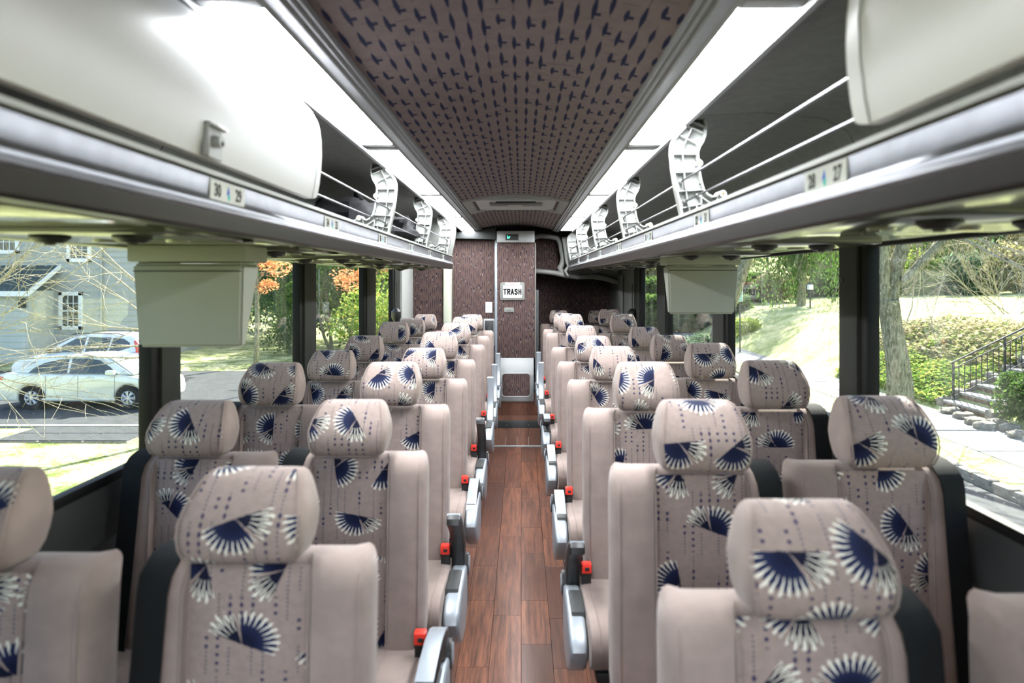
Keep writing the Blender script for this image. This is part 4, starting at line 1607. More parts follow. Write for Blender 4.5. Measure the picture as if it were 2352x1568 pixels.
# black coat hooks with hanging cords on the rear pillars
for (u, v, X, lab, sd) in ((910, 722, XL + 0.06, 'round black hook fitting on the last left window pillar', -1), (1452, 722, XR - 0.06, 'black strap hanging at the last right window pillar', 1)):
    Y = X / ((u - 1197) / 1568)
    z = CAMZ - (v - 643) / 1568 * Y
    t = thing('pillar_hook', lab, 'hook', (X, Y, z))
    g = MB(); g.tube([(0, 0, -0.07), (0, 0, -0.03), (0, 0, 0.03), (0, 0, 0.06)], [0.02, 0.045, 0.045, 0.015], 'black', 14); g.build('body', t)
    g = MB(); g.tube([(0, 0, 0.06), (0.003, 0.01, 0.12), (0.0, 0, 0.20), (0.004, 0, 0.30)], 0.005, 'black', 6); g.build('cord', t)

# ================================================================== OUTDOORS
# ---------- ground
def grid_ground(name, x0, x1, y0, y1, nx, ny, h, key, label):
    vs, fs = [], []
    for j in range(ny + 1):
        for i in range(nx + 1):
            x = x0 + (x1 - x0) * i / nx
            y = y0 + (y1 - y0) * j / ny
            vs.append((x, y, h(x, y)))
    for j in range(ny):
        for i in range(nx):
            q = j * (nx + 1) + i
            fs.append((q, q + 1, q + nx + 2, q + nx + 1))
    mb = MB(); mb.add(vs, fs, key)
    o = mb.build(name, smooth=60)
    return struct(o, label)

def sm(t):
    t = max(0, min(1, t))
    return t * t * (3 - 2 * t)

GL = -1.9
def hl(x, y):
    # lawn falls from the bus to the driveway
    d = -x - 2.5
    return -1.2 + (GL + 1.2) * sm(d / 4.0) + 0.03 * noise.noise(Vector((x * .3, y * .3, 0)))
grid_ground('lawn_left', -70, -2.5, -20, 90, 90, 90, hl, 'lawn', 'sunlit lawn falling away on the left')

def hr(x, y):
    if x < 8.85:
        return -1.12
    z = -1.12 + 1.30 * sm((x - 8.85) / 3.0 * 0.9 + 0.0)
    z = -1.12 + min(1.28, (x - 8.85) * 0.47)
    z += max(0, x - 11.6) * 0.055
    # wooded hill beyond the lawn
    d = max(0, (y - 44) * 0.30) + max(0, (x - 30) * 0.30)
    return z + d + 0.05 * noise.noise(Vector((x * .25, y * .25, 3)))
grid_ground('lawn_right', 8.85, 75, -20, 95, 90, 110, hr, 'lawn2', 'bright lawn rising on the right')
g = MB(); g.box((-2.5, -20, -1.4), (6.4, 95, -1.2), 'asphalt'); struct(g.build('road'), 'asphalt road beside the coach')
g = MB(); g.box((6.55, -20, -1.4), (7.35, 95, -1.10), 'lawn2'); struct(g.build('verge'), 'narrow grass verge behind the kerb')
# kerb stones and pavement slabs
kerb = struct(MB().box((6.36, -20, -1.4), (6.57, 95, -1.15), 'stone').build('kerb'))
kme = MB().box((-0.085, 0.01, -0.08), (0.085, 0.37, 0.07), 'stone', 0.03, 2).mesh('kerb_stone')
y = 6.5
while y < 18:
    o = obj('kerb_stone', kme, kerb, (6.465 + R_.uniform(-.015, .015), y, -1.14))
    o.rotation_euler = (R_.uniform(-.03, .03), R_.uniform(-.05, .05), R_.uniform(-.06, .06))
    y += 0.40
pav = struct(MB().box((7.35, -20, -1.4), (8.85, 95, -1.13), 'stone').build('pavement'))
sme = MB().box((0.01, 0.012, -0.05), (1.48, 1.488, 0.02), 'concrete', 0.01, 1).mesh('paving_slab')
y = 5.0
while y < 50:
    o = obj('paving_slab', sme, pav, (7.36, y, -1.11 + R_.uniform(-.006, .006)))
    y += 1.5
# driveway and path on the left
g = MB(); g.box((-45, 16.6, -2.1), (-3.5, 26.5, GL + 0.035), 'asphalt'); struct(g.build('driveway'), 'asphalt driveway under the parked cars')
path = struct(MB().box((-11.6, 14.9, -2.1), (-8.6, 16.36, GL + 0.03), 'stone').build('garden_path'))
pth = MB().box((0.01, 0.01, -0.04), (0.96, 0.70, 0.02), 'asphalt', 0.01, 1).mesh('paving_slab')  # concrete slabs; the dark asphalt colour puts their shade into the surface
for i in range(3):
    for j in range(2):
        obj('paving_slab', pth, path, (-11.55 + i * 0.98, 14.92 + j * 0.72, GL + 0.035))
g = MB(); g.box((-45, 16.45, -2.0), (-3.5, 16.6, GL + 0.05), 'concrete'); struct(g.build('drive_edge'), 'pale concrete strip along the driveway')

# ---------- house on the left
HY = 31.0
hs = thing('house', 'pale grey clapboard house with white framed windows beyond the parked cars', 'house', (-19, HY, GL))
def HP(u, v, Y=HY):
    p = P(u, v, Y)
    return (p.x + 19, p.z - GL)
xa, _ = HP(-260, 600)
xb, _ = HP(345, 600)
g = MB(); g.box((xa, 0, -0.2), (xb, 7, 9.5), 'siding'); main = g.build('wall', hs)
bw = MB().box((0, -0.02, -0.0), (xb - xa, 0.015, 0.235), 'siding', 0.006, 1)
bme = MB(); bme.prism([(-0.035, 0.0), (-0.010, 0.255), (0.0, 0.255), (0.0, 0.0)], 0, xb - xa, 0, 'siding'); bme = bme.mesh('clapboard', 0)
for k in range(30):
    obj('clapboard', bme, main, (xa, 0, 0.1 + k * 0.265))
def hwin(u0, v0, u1, v1, Y, base_y, name='window'):
    x0, z1 = HP(u0, v0, Y); x1, z0 = HP(u1, v1, Y)
    g = MB()
    t = 0.17
    for a, b in (((x0, z0), (x0 + t, z1)), ((x1 - t, z0), (x1, z1)), ((x0, z0), (x1, z0 + t)), ((x0, z1 - t), (x1, z1))):
        g.box((a[0], base_y - 0.10, a[1]), (b[0], base_y, b[1]), 'wtrim', 0.01, 1)
    w = g.build('window_frame', hs)
    g = MB(); g.box((x0 + t, base_y - 0.05, z0 + t), (x1 - t, base_y - 0.04, z1 - t), 'wpane'); g.build('pane', w)
    g = MB()
    for k in range(1, 3):
        xx = x0 + t + (x1 - x0 - 2 * t) * k / 3
        g.box((xx - .012, base_y - 0.07, z0 + t), (xx + .012, base_y - 0.05, z1 - t), 'wtrim')
    for k in range(1, 4):
        zz = z0 + t + (z1 - z0 - 2 * t) * k / 4
        h = 0.03 if k == 2 else 0.012
        g.box((x0 + t, base_y - 0.075, zz - h), (x1 - t, base_y - 0.05, zz + h), 'wtrim')
    g.build('glazing_bars', w)
hwin(137, 670, 191, 757, HY, 0)
hwin(-160, 670, -106, 757, HY, 0)
hwin(155, 505, 212, 602, HY, 0)
hwin(-12, 490, 46, 583, HY, 0)
hwin(-180, 490, -122, 583, HY, 0)
# lower wing on the left with a dark roof and white fascia
wy = -1.6
x0, zt = HP(-420, 668, HY + wy); x1, _ = HP(66, 668, HY + wy)
g = MB(); g.box((x0, wy, -0.2), (x1, 0, zt), 'siding2'); wing = g.build('wing_wall', hs)
cme = MB(); cme.prism([(-0.035, 0.0), (-0.010, 0.255), (0.0, 0.255), (0.0, 0.0)], 0, x1 - x0, 0, 'siding2'); cme = cme.mesh('clapboard', 0)
k = 0
while 0.1 + k * 0.265 < zt - 0.2:
    obj('clapboard', cme, wing, (x0, wy, 0.1 + k * 0.265)); k += 1
g = MB()
g.add([(x0 - .3, wy - .4, zt - .05), (x1 + .25, wy - .4, zt - .05), (x1 + .25, 0, zt + 1.15), (x0 - .3, 0, zt + 1.15), (x0 - .3, wy - .4, zt - .15), (x1 + .25, wy - .4, zt - .15), (x1 + .25, 0, zt + 1.0), (x0 - .3, 0, zt + 1.0)],
      [(0, 1, 2, 3), (4, 5, 6, 7), (0, 1, 5, 4), (1, 2, 6, 5), (2, 3, 7, 6), (3, 0, 4, 7)], 'roof')
g.build('roof', hs)
g = MB()
g.box((x0 - .3, wy - .45, zt - .22), (x1 + .28, wy - .38, zt + 0.0), 'wtrim')
g.add([(x1 + .26, wy - .45, zt - .22), (x1 + .26, 0.0, zt + 0.98), (x1 + .26, 0.0, zt + 1.2), (x1 + .26, wy - .45, zt - .02), (x1 + .32, wy - .45, zt - .22), (x1 + .32, 0.0, zt + 0.98), (x1 + .32, 0.0, zt + 1.2), (x1 + .32, wy - .45, zt - .02)],
      [(0, 1, 2, 3), (4, 5, 6, 7), (0, 1, 5, 4), (1, 2, 6, 5), (2, 3, 7, 6), (3, 0, 4, 7)], 'wtrim')
g.build('fascia', hs)
g = MB(); lx, lz = HP(57, 688, HY + wy); g.box((lx - .12, wy - .25, lz - .35), (lx + .08, wy, lz + .05), 'iron', 0.03); g.build('wall_lantern', hs)
# right return with downpipe
g = MB(); dx, dz = HP(236, 700, HY); g.cyl((dx, -0.12, 0), (dx, -0.12, 9.0), 0.05, 'siding', 8); g.build('downpipe', hs)
g = MB(); g.prism([(xa - .4, 9.4), (xb + .4, 9.4), (xb + .4, 9.6), ((xa + xb) / 2, 12.5), (xa - .4, 9.6)], -0.4, 7.4, 1, 'roof'); g.build('main_roof', hs)


# ---------- cars
def wheel(par, x, y, r, sgn):
    t = MB()
    prof = [(0.0, r * 0.62), (0.02, r * 0.66), (0.0, r * 0.93), (0.03, r), (0.17, r), (0.20, r * 0.93), (0.20, r * 0.3)]
    n = 28
    rings = []
    for (d, rad) in prof:
        rings.append([(x + rad * math.cos(2 * PI * k / n), y + sgn * d, r + rad * math.sin(2 * PI * k / n)) for k in range(n)])
    t.loft(rings, 'tyre', cap=False)
    w = t.build('wheel', par)
    t = MB()
    t.tube([(x, y + sgn * 0.03, r), (x, y + sgn * 0.07, r)], [r * 0.64, r * 0.60], 'ink', 24)
    t.build('brake_disc', w)
    t = MB()
    rg = [[(x + rad * math.cos(2 * PI * k / n), y + sgn * d, r + rad * math.sin(2 * PI * k / n)) for k in range(n)] for d, rad in ((0.0, r * 0.62), (-0.005, r * 0.60), (0.02, r * 0.54), (0.03, r * 0.54))]
    t.loft(rg, 'rim', cap=False)
    for k in range(7):
        a = 2 * PI * k / 7
        for da in (-0.13, 0.13):
            p0 = Vector((x + r * 0.12 * math.cos(a), y + sgn * -0.002, r + r * 0.12 * math.sin(a)))
            p1 = Vector((x + r * 0.57 * math.cos(a + da), y + sgn * 0.008, r + r * 0.57 * math.sin(a + da)))
            t.tube([p0, p1], [0.018, 0.026], 'rim', 6)
    t.cyl((x, y - sgn * 0.012, r), (x, y + sgn * 0.03, r), r * 0.16, 'rim', 14)
    t.build('rim', w)


def car(name, label, loc, rz, paint, L, W, H, low, roofp, wheels, r, windows, extra):
    """low: side outline of the lower body without arches, roofp: greenhouse outline; x forward, near side at y=-W/2"""
    t = thing(name, label, 'car', loc, None, rz)
    # lower body outline with wheel arches cut out
    pts = list(low['top'])
    bot = []
    zb = low['zb']
    xs = sorted(wheels, reverse=True)
    bot.append((pts[-1][0] - 0.02, zb + 0.02))
    for wx in xs:
        R = r + 0.055
        a0 = math.asin((zb - r) / R) if abs(zb - r) < R else 0
        for k in range(13):
            a = a0 + (PI - 2 * a0) * k / 12
            bot.append((wx + R * math.cos(a), r + R * math.sin(a)))
    bot.append((pts[0][0] + 0.03, zb + 0.02))
    outl = pts + bot
    g = MB()
    bm = bmesh.new()
    # three-layer loft across the width: narrower at the sides' top (tumblehome) via layered prisms
    g.prism(outl, -W / 2, W / 2, 1, paint, 0.05, 3)
    body = g.build('body', t, smooth=40)
    # inner arches (dark)
    g = MB()
    for wx in xs:
        g.cyl((wx, -W / 2 + 0.06, r), (wx, W / 2 - 0.06, r), r + 0.05, 'ink', 24)
    g.build('wheel_well', t)
    # greenhouse: loft from belt to roof with inward lean
    n = len(roofp)
    zmin = min(p[1] for p in roofp)
    zmax = max(p[1] for p in roofp)
    def yy(z):
        return W / 2 - 0.06 - 0.24 * (z - zmin) / (zmax - zmin)
    vs = [(x, -yy(z), z) for x, z in roofp] + [(x, yy(z), z) for x, z in roofp]
    fs = [tuple(range(n)), tuple(range(n, 2 * n))[::-1]]
    for i in range(n):
        j = (i + 1) % n
        fs.append((i, j, n + j, n + i))
    bm.free()
    bm = bmesh.new()
    bv = [bm.verts.new(v) for v in vs]
    for f_ in fs:
        bm.faces.new([bv[i] for i in f_])
    bmesh.ops.recalc_face_normals(bm, faces=bm.faces)
    ed = [e for e in bm.edges if len(e.link_faces) == 2 and e.calc_face_angle() > 0.6]
    bmesh.ops.bevel(bm, geom=ed, offset=0.035, segments=3, affect='EDGES')
    bm.verts.index_update()
    g = MB(); g.add([v.co.copy() for v in bm.verts], [[v.index for v in f_.verts] for f_ in bm.faces], paint)
    bm.free()
    cab = g.build('cabin', t, smooth=40)
    for (wn, poly) in windows:
        for sy in (-1, 1):
            g = MB()
            vs = [(x, sy * (yy(z) + 0.004), z) for x, z in poly] + [(x, sy * (yy(z) - 0.02), z) for x, z in poly]
            k = len(poly)
            fs = [tuple(range(k)), tuple(range(k, 2 * k))[::-1]] + [(i, (i + 1) % k, k + (i + 1) % k, k + i) for i in range(k)]
            g.add(vs, fs, 'carglass')
            g.build('side_window', cab)
    for wx in wheels:
        wheel(t, wx, -W / 2 + 0.015, r, 1)
        wheel(t, wx, W / 2 - 0.015, r, -1)
    extra(t, W, yy, cab)
    return t


def sedan_extra(t, W, yy, cab):
    for sy in (-1, 1):
        for x in (-0.55, 0.32):
            g = MB(); g.box((x - 0.10, sy * (W / 2 + 0.012) - 0.012, 0.865), (x + 0.10, sy * (W / 2 + 0.012) + 0.012, 0.895), 'paint_w', 0.008); g.build('door_handle', t)
        g = MB(); g.box((0.92 - .12, sy * (W / 2 + 0.07) - 0.08, 0.95), (0.92 + .10, sy * (W / 2 + 0.07) + 0.08, 1.08), 'paint_w', 0.03, 3); g.build('wing_mirror', t)
        g = MB(); g.prism([(1.64, 0.72), (1.88, 0.60), (2.03, 0.60), (1.98, 0.70), (1.84, 0.78)], min(sy * (W / 2 - 0.25), sy * (W / 2 + 0.006)), max(sy * (W / 2 - 0.25), sy * (W / 2 + 0.006)), 1, 'amber', 0.01); g.build('headlamp', t)
        g = MB(); g.box((-2.26, min(sy * (W / 2 - .3), sy * (W / 2 + .005)), 0.80), (-2.02, max(sy * (W / 2 - .3), sy * (W / 2 + .005)), 0.92), 'tail', 0.03); g.build('tail_lamp', t)
        g = MB()
        for x in (-0.02, 0.98, -0.90):
            g.box((x, sy * (W / 2 + 0.001) - 0.002, 0.32), (x + 0.008, sy * (W / 2 + 0.001) + 0.002, 0.93), 'ink')
        g.build('door_gap', t)
        g = MB(); g.box((-1.0, sy * W / 2 - 0.012, 0.26), (1.0, sy * W / 2 + 0.012, 0.31), 'paint_w', 0.008); g.build('sill_strip', t)
    g = MB()
    z0, z1 = 1.02, 1.36
    g.add([(1.42, -yy(.95) + .03, 0.96), (1.42, yy(.95) - .03, 0.96), (0.66, yy(1.38) - .02, 1.395), (0.66, -yy(1.38) + .02, 1.395)], [(0, 1, 2, 3)], 'carglass'); g.build('windscreen', cab, smooth=0)


low = dict(zb=0.22, top=[(-2.24, 0.30), (-2.27, 0.50), (-2.25, 0.78), (-2.18, 0.93), (-1.95, 1.00), (-1.5, 0.98), (-0.5, 0.955), (0.5, 0.945), (1.25, 0.93), (1.62, 0.86), (1.90, 0.76), (2.04, 0.62), (2.08, 0.42), (2.06, 0.30)])
roofp = [(-1.95, 0.97), (-1.45, 1.20), (-1.05, 1.36), (-0.55, 1.44), (0.05, 1.455), (0.45, 1.43), (0.78, 1.34), (1.15, 1.13), (1.48, 0.94)]
wins = [('rear', [(-1.42, 0.995), (-1.30, 1.12), (-1.05, 1.25), (-0.66, 1.34), (-0.40, 1.365), (-0.36, 0.975)]),
        ('front', [(-0.30, 0.975), (-0.32, 1.367), (0.10, 1.37), (0.45, 1.32), (0.78, 1.14), (1.02, 0.97)]),
        ]
ca = P(180, 945, 18.55)
car('sedan', 'pale silver four-door sedan parked on the driveway, nearer of the two cars', (ca.x, 18.55 + 0.87, GL + 0.035), 0, 'paint_w', 4.5, 1.74, 1.45, low, roofp, (-1.29, 1.34), 0.315, wins, sedan_extra)


def suv_extra(t, W, yy, cab):
    for sy in (-1, 1):
        g = MB(); g.prism([(-2.06, 0.92), (-2.12, 1.32), (-1.98, 1.50), (-1.90, 1.46), (-1.97, 1.15), (-1.92, 0.92)], min(sy * (W / 2 - 0.30), sy * (W / 2 - 0.03)), max(sy * (W / 2 - 0.30), sy * (W / 2 - 0.03)), 1, 'tail', 0.01); g.build('tail_lamp', t)
        g = MB(); g.tube([(-1.4, sy * yy(1.66), 1.66), (-1.2, sy * yy(1.66), 1.70), (0.1, sy * yy(1.66), 1.71), (0.4, sy * yy(1.66), 1.66)], 0.018, 'ink', 6); g.build('roof_rail', t)
        g = MB(); g.box((0.75, sy * (W / 2 + 0.06) - 0.08, 1.08), (0.95, sy * (W / 2 + 0.06) + 0.08, 1.22), 'ink', 0.03); g.build('wing_mirror', t)
        g = MB()
        for x in (-0.98, -0.02, 0.9):
            g.box((x, sy * (W / 2 + 0.001) - 0.002, 0.40), (x + 0.008, sy * (W / 2 + 0.001) + 0.002, 1.02), 'ink')
        g.build('door_gap', t)
    g = MB(); g.box((-2.30, -0.85, 0.35), (-2.15, 0.85, 0.60), 'ink', 0.04); g.build('bumper', t)
    g = MB(); g.add([(-2.05, -yy(1.1) + .06, 1.12), (-2.05, yy(1.1) - .06, 1.12), (-1.84, yy(1.5) - .06, 1.52), (-1.84, -yy(1.5) + .06, 1.52)], [(0, 1, 2, 3)], 'carglass'); g.build('rear_window', cab, smooth=0)


low2 = dict(zb=0.28, top=[(-2.16, 0.36), (-2.22, 0.60), (-2.18, 0.98), (-2.05, 1.08), (-1.0, 1.06), (0.6, 1.04), (1.1, 1.02), (1.6, 0.95), (2.05, 0.82), (2.22, 0.62), (2.22, 0.36)])
roof2 = [(-2.08, 1.06), (-1.95, 1.45), (-1.80, 1.60), (-1.0, 1.68), (-0.2, 1.68), (0.25, 1.60), (0.75, 1.32), (1.15, 1.03)]
wins2 = [('q', [(-1.72, 1.24), (-1.68, 1.40), (-1.45, 1.53), (-1.10, 1.56), (-1.02, 1.10), (-1.4, 1.13)]),
         ('rear', [(-0.96, 1.10), (-1.03, 1.57), (-0.26, 1.58), (-0.22, 1.09)]),
         ('front', [(-0.15, 1.09), (-0.18, 1.58), (0.20, 1.52), (0.62, 1.28), (0.86, 1.07)])]
ca = P(176, 900, 23.0)
car('suv', 'white sport utility vehicle with tall red tail lamps parked behind the sedan', (ca.x, 23.0 + 0.9, GL + 0.035), PI, 'paint_s', 4.5, 1.80, 1.68, low2, roof2, (-1.30, 1.32), 0.34, wins2, suv_extra)


# ---------- trees and shrubs
def branches(mb, base, direc, length, radius, depth, rng, key, n=6, droop=0.0, tips=None, spread=0.7, rmin=0.004):
    d = Vector(direc).normalized()
    pts, rad = [Vector(base)], [radius]
    seg = 4
    p = Vector(base)
    for i in range(seg):
        d = (d + Vector((rng.uniform(-1, 1), rng.uniform(-1, 1), rng.uniform(-1, 1))) * 0.13 + Vector((0, 0, -droop))).normalized()
        p = p + d * length / seg
        pts.append(p.copy())
        rad.append(max(rmin, radius * (1 - 0.62 * (i + 1) / seg)))
    mb.tube(pts, rad, key, n if depth > 1 else 4, caps=False)
    if tips is not None and depth <= 1:
        tips.append(pts[-1]); tips.append(pts[2])
    if depth <= 0:
        return
    k = 3 if depth > 1 else 4
    for i in range(k):
        q = pts[1 + (i % seg)] if i < k - 1 else pts[-1]
        ax = d.cross(Vector((rng.uniform(-1, 1), rng.uniform(-1, 1), rng.uniform(-1, 1)))).normalized()
        nd = (Matrix.Rotation(rng.uniform(0.35, 1.0) * spread * (1 if i < k - 1 else .4), 3, ax) @ d)
        branches(mb, q, nd, length * rng.uniform(0.55, 0.8), max(rmin, radius * 0.48), depth - 1, rng, key, n, droop, tips, spread, rmin)


def leaf_mesh(n, rad, size, seed, key, shape='ball', hollow=0.55, drop=0.0):
    rng = random.Random(seed)
    vs, fs = [], []
    lobes = [(Vector((rng.uniform(-.55, .55), rng.uniform(-.55, .55), rng.uniform(-.5, .6))), rng.uniform(.35, .6)) for _ in range(9)]
    for i in range(n):
        while True:
            v = Vector((rng.gauss(0, 1), rng.gauss(0, 1), rng.gauss(0, 1))).normalized()
            if shape == 'ball':
                c, rr = lobes[rng.randrange(len(lobes))]
                p = c + v * rr * (hollow + (1 - hollow) * rng.random())
            elif shape == 'box':
                m_ = max(abs(v.x), abs(v.y), abs(v.z))
                p = v / (m_ ** 0.75) * (hollow + (1 - hollow) * rng.random()) * 0.9
            elif shape == 'carpet':
                p = Vector((rng.uniform(-1, 1), rng.uniform(-1, 1), rng.random()))
            elif shape == 'cone':
                h = rng.random() ** 0.8
                a = rng.uniform(0, 2 * PI)
                rr = (1 - h) * (0.35 + 0.65 * rng.random()) + 0.05
                p = Vector((rr * math.cos(a), rr * math.sin(a), h * 2 - 1 - 0.25 * rr))
            break
        p = Vector((p.x * rad[0], p.y * rad[1], p.z * rad[2]))
        s = size * rng.uniform(0.6, 1.3)
        a = Vector((rng.uniform(-1, 1), rng.uniform(-1, 1), rng.uniform(-1, 1) - drop)).normalized()
        b = a.cross(Vector((rng.uniform(-1, 1), rng.uniform(-1, 1), rng.uniform(-1, 1)))).normalized()
        if shape == 'carpet':
            b = (b + Vector((0, 0, 0.0))).normalized()
        o = len(vs)
        vs += [p - a * s, p + b * s * 0.45, p + a * s, p - b * s * 0.45]
        fs.append((o, o + 1, o + 2, o + 3))
    me = bpy.data.meshes.new('leaves')
    me.from_pydata([tuple(v) for v in vs], [], fs)
    me.materials.append(M[key])
    return me


LEAF = {}
def leaves(key, n, size, shape, seed, **k):
    kk = (key, n, size, shape, seed)
    if kk not in LEAF:
        LEAF[kk] = leaf_mesh(n, (1, 1, 1), size, seed, key, shape, **k)
    return LEAF[kk]


def shrub(name, label, cat, loc, rad, key='leafg', n=2600, size=0.07, shape='ball', seed=1, group=None, rz=0, stem=True, **k):
    t = thing(name, label, cat, loc, group, rz)
    o = obj('foliage', leaves(key, n, size, shape, seed, **k), t, (0, 0, rad[2]))
    o.scale = rad
    o['kind'] = 'stuff'
    if stem:
        g = MB()
        rng = random.Random(seed)
        for i in range(3):
            branches(g, (rng.uniform(-.1, .1), rng.uniform(-.1, .1), 0), (rng.uniform(-.3, .3), rng.uniform(-.3, .3), 1), rad[2] * 1.2, 0.05 * rad[2] ** 0.5, 1, rng, 'bark', 5)
        g.build('stem', t)
    return t


# bare tree whose twigs hang before the house and cars
for (u, v, Y, lab, dx, sc_, seed) in ((-120, 960, 14.0, 'bare tree whose pale twigs reach in front of the grey house from the left', 0.35, 1.0, 3), (385, 935, 15.0, 'bare tree behind the left monitor with twigs spreading towards the house', -0.55, 1.0, 8)):
    b_ = P(u, v, Y)
    t = thing('bare_tree', lab, 'tree', (b_.x, Y, GL))
    rng = random.Random(seed)
    g = MB()
    g.tube([(0, 0, 0), (0.03, 0, 0.9), (0.08 * dx, 0.02, 3.1)], [0.13, 0.10, 0.085], 'bark', 10)
    g.build('trunk', t)
    g = MB()
    for k in range(6):
        a = rng.uniform(-0.5, 0.5)
        branches(g, (0.08 * dx, 0.02, 1.9 + 0.22 * k), (dx * 2.2, a, -0.10 + 0.24 * k), 2.7, 0.026, 3, rng, 'twig', 5, 0.01, None, 0.8, 0.0035)
    br = g.build('branch', t, fixn=False)
    br['kind'] = 'stuff'

# forked tree on the right verge lawn
tY = 13.2
tb = P(2062, 915, tY)
t = thing('forked_tree', 'tall tree with greenish bark forking into three limbs on the right lawn', 'tree', (tb.x, tY, hr(tb.x, tY) - 0.12))
def TP(u, v):
    p = P(u, v, tY)
    return (p.x - tb.x, 0.0, p.z - (hr(tb.x, tY) - 0.12))
def W_(px):
    return px / 1568 * tY / 2
g = MB()
base = TP(2068, 915); base = (base[0], 0, 0)
g.tube([base, TP(2067, 880), TP(2060, 820), TP(2047, 740), TP(2040, 690)], [W_(66), W_(56), W_(50), W_(46), W_(46)], 'bark', 14)
g.build('trunk', t)
for lst, nm in (([(2036, 720, 26), (2027, 650, 30), (2026, 600, 33), (2026, 540, 32), (2030, 440, 26), (2035, 300, 18), (2020, 120, 10)], 0),
                ([(2046, 720, 32), (2055, 650, 32), (2068, 600, 32), (2090, 540, 30), (2120, 450, 24), (2150, 330, 16), (2170, 150, 9)], 0.05),
                ([(2070, 648, 18), (2105, 608, 22), (2140, 570, 21), (2180, 530, 19), (2260, 440, 14), (2330, 330, 9)], -0.08)):
    g = MB()
    g.tube([Vector(TP(u, v)) + Vector((0, nm * (1 + i * .4), 0)) for i, (u, v, w_) in enumerate(lst)], [W_(w_) for _, _, w_ in lst], 'bark', 12)
    g.build('limb', t)
g = MB(); rng = random.Random(5)
for (u, v) in ((2026, 420), (2120, 450), (2180, 530), (2260, 440), (2030, 300), (2150, 330), (2330, 330), (2140, 570), (2330, 350)):
    for _ in range(2):
        branches(g, TP(u, v), (rng.uniform(-0.4, 1), rng.uniform(-1, 1), rng.uniform(-0.6, 0.8)), 2.2, 0.03, 3, rng, 'twig', 4, 0.03, None, 0.8)
br = g.build('branch', t, fixn=False); br['kind'] = 'stuff'

# left-leaning trunk behind the right monitor
t = thing('leaning_tree', 'leaning mottled tree trunk just right of the right-hand monitor', 'tree', (P(1640, 800, 24).x, 24, hr(9.0, 24)))
g = MB()
bx = P(1640, 800, 24).x
g.tube([(0, 0, -0.1)] + [(P(u, v, 24).x - bx, 0, P(u, v, 24).z - hr(9.0, 24)) for u, v in ((1650, 760), (1680, 690), (1703, 630), (1718, 590), (1735, 540), (1760, 440))], [0.30, 0.26, 0.24, 0.21, 0.19, 0.17, 0.12], 'bark', 12)
g.build('trunk', t)
g = MB(); rng = random.Random(9)
for k in range(5):
    branches(g, (P(1740, 530 - 22 * k, 24).x - bx, 0, P(1740, 530 - 22 * k, 24).z - hr(9, 24)), (rng.uniform(-1, 1), rng.uniform(-1, 1), 0.3), 3.0, 0.06, 3, rng, 'twig', 4, 0.02)
br = g.build('branch', t, fixn=False); br['kind'] = 'stuff'

# stairs on the right with stones, bricks, railing
sx0, sy0, sy1 = 9.05, 13.3, 14.6
stair = thing('garden_stairs', 'stone garden steps with brick risers climbing the right bank', 'stairs', (sx0, (sy0 + sy1) / 2, -1.07))
hw = (sy1 - sy0) / 2
bkme = MB().box((-0.012, 0.004, 0.004), (0.012, 0.196, 0.056), 'brick', 0.004, 1).mesh('brick')
for k in range(9):
    g = MB()
    g.box((k * 0.35 + 0.03, -hw, -0.1), (k * 0.35 + 0.40, hw, 0.12 + k * 0.168), 'stone')
    rs = g.build('riser', stair)
    if k < 5:
        for r_ in range(2):
            for c_ in range(6):
                obj('brick', bkme, rs, (k * 0.35 + 0.022, -hw + c_ * 0.205 + (0.05 if r_ else 0.0), k * 0.168 + r_ * 0.058))
    g = MB()
    g.box((k * 0.35 - 0.02, -hw - 0.03, 0.12 + k * 0.168), (k * 0.35 + 0.41, hw + 0.03, 0.172 + k * 0.168), 'concrete', 0.012, 2)
    g.build('tread', stair)
for k in range(9):
    for sy in (-1, 1):
        g = MB()
        lump(g, (k * 0.35 + 0.15, sy * (hw + 0.14), 0.08 + k * 0.17), (0.22, 0.13, 0.15), 'stone', k * 1.3 + sy, 7, 0.25, 0.7)
        g.build('edge_stone', stair)
ry = hw - 0.02
rail = thing('stair_railing', 'black iron railing with thin balusters on the far side of the garden steps', 'railing', (sx0 + 0.18, (sy0 + sy1) / 2 + ry, -0.95))
SLO = 0.48
def rz_(x): return x * SLO
g = MB(); g.tube([(-0.05, 0, 0.86 + rz_(-0.05)), (3.4, 0, 0.86 + rz_(3.4))], 0.022, 'iron', 8); g.build('top_rail', rail)
g = MB(); g.tube([(0, 0, 0.72), (3.4, 0, 0.72 + rz_(3.4))], 0.014, 'iron', 8); g.build('middle_rail', rail)
g = MB(); g.tube([(0, 0, 0.12), (3.4, 0, 0.12 + rz_(3.4))], 0.014, 'iron', 8); g.build('bottom_rail', rail)
pm = MB().box((-0.018, -0.018, 0), (0.018, 0.018, 0.86), 'iron').mesh('post')
bm_ = MB().box((-0.008, -0.008, 0.12), (0.008, 0.008, 0.72), 'iron').mesh('baluster')
for x in (0, 1.1, 2.2, 3.3):
    obj('post', pm, rail, (x, 0, rz_(x)))
x = 0.12
while x < 3.3:
    if min(abs(x - q) for q in (0, 1.1, 2.2, 3.3)) > 0.03:
        obj('baluster', bm_, rail, (x, 0, rz_(x)))
    x += 0.122
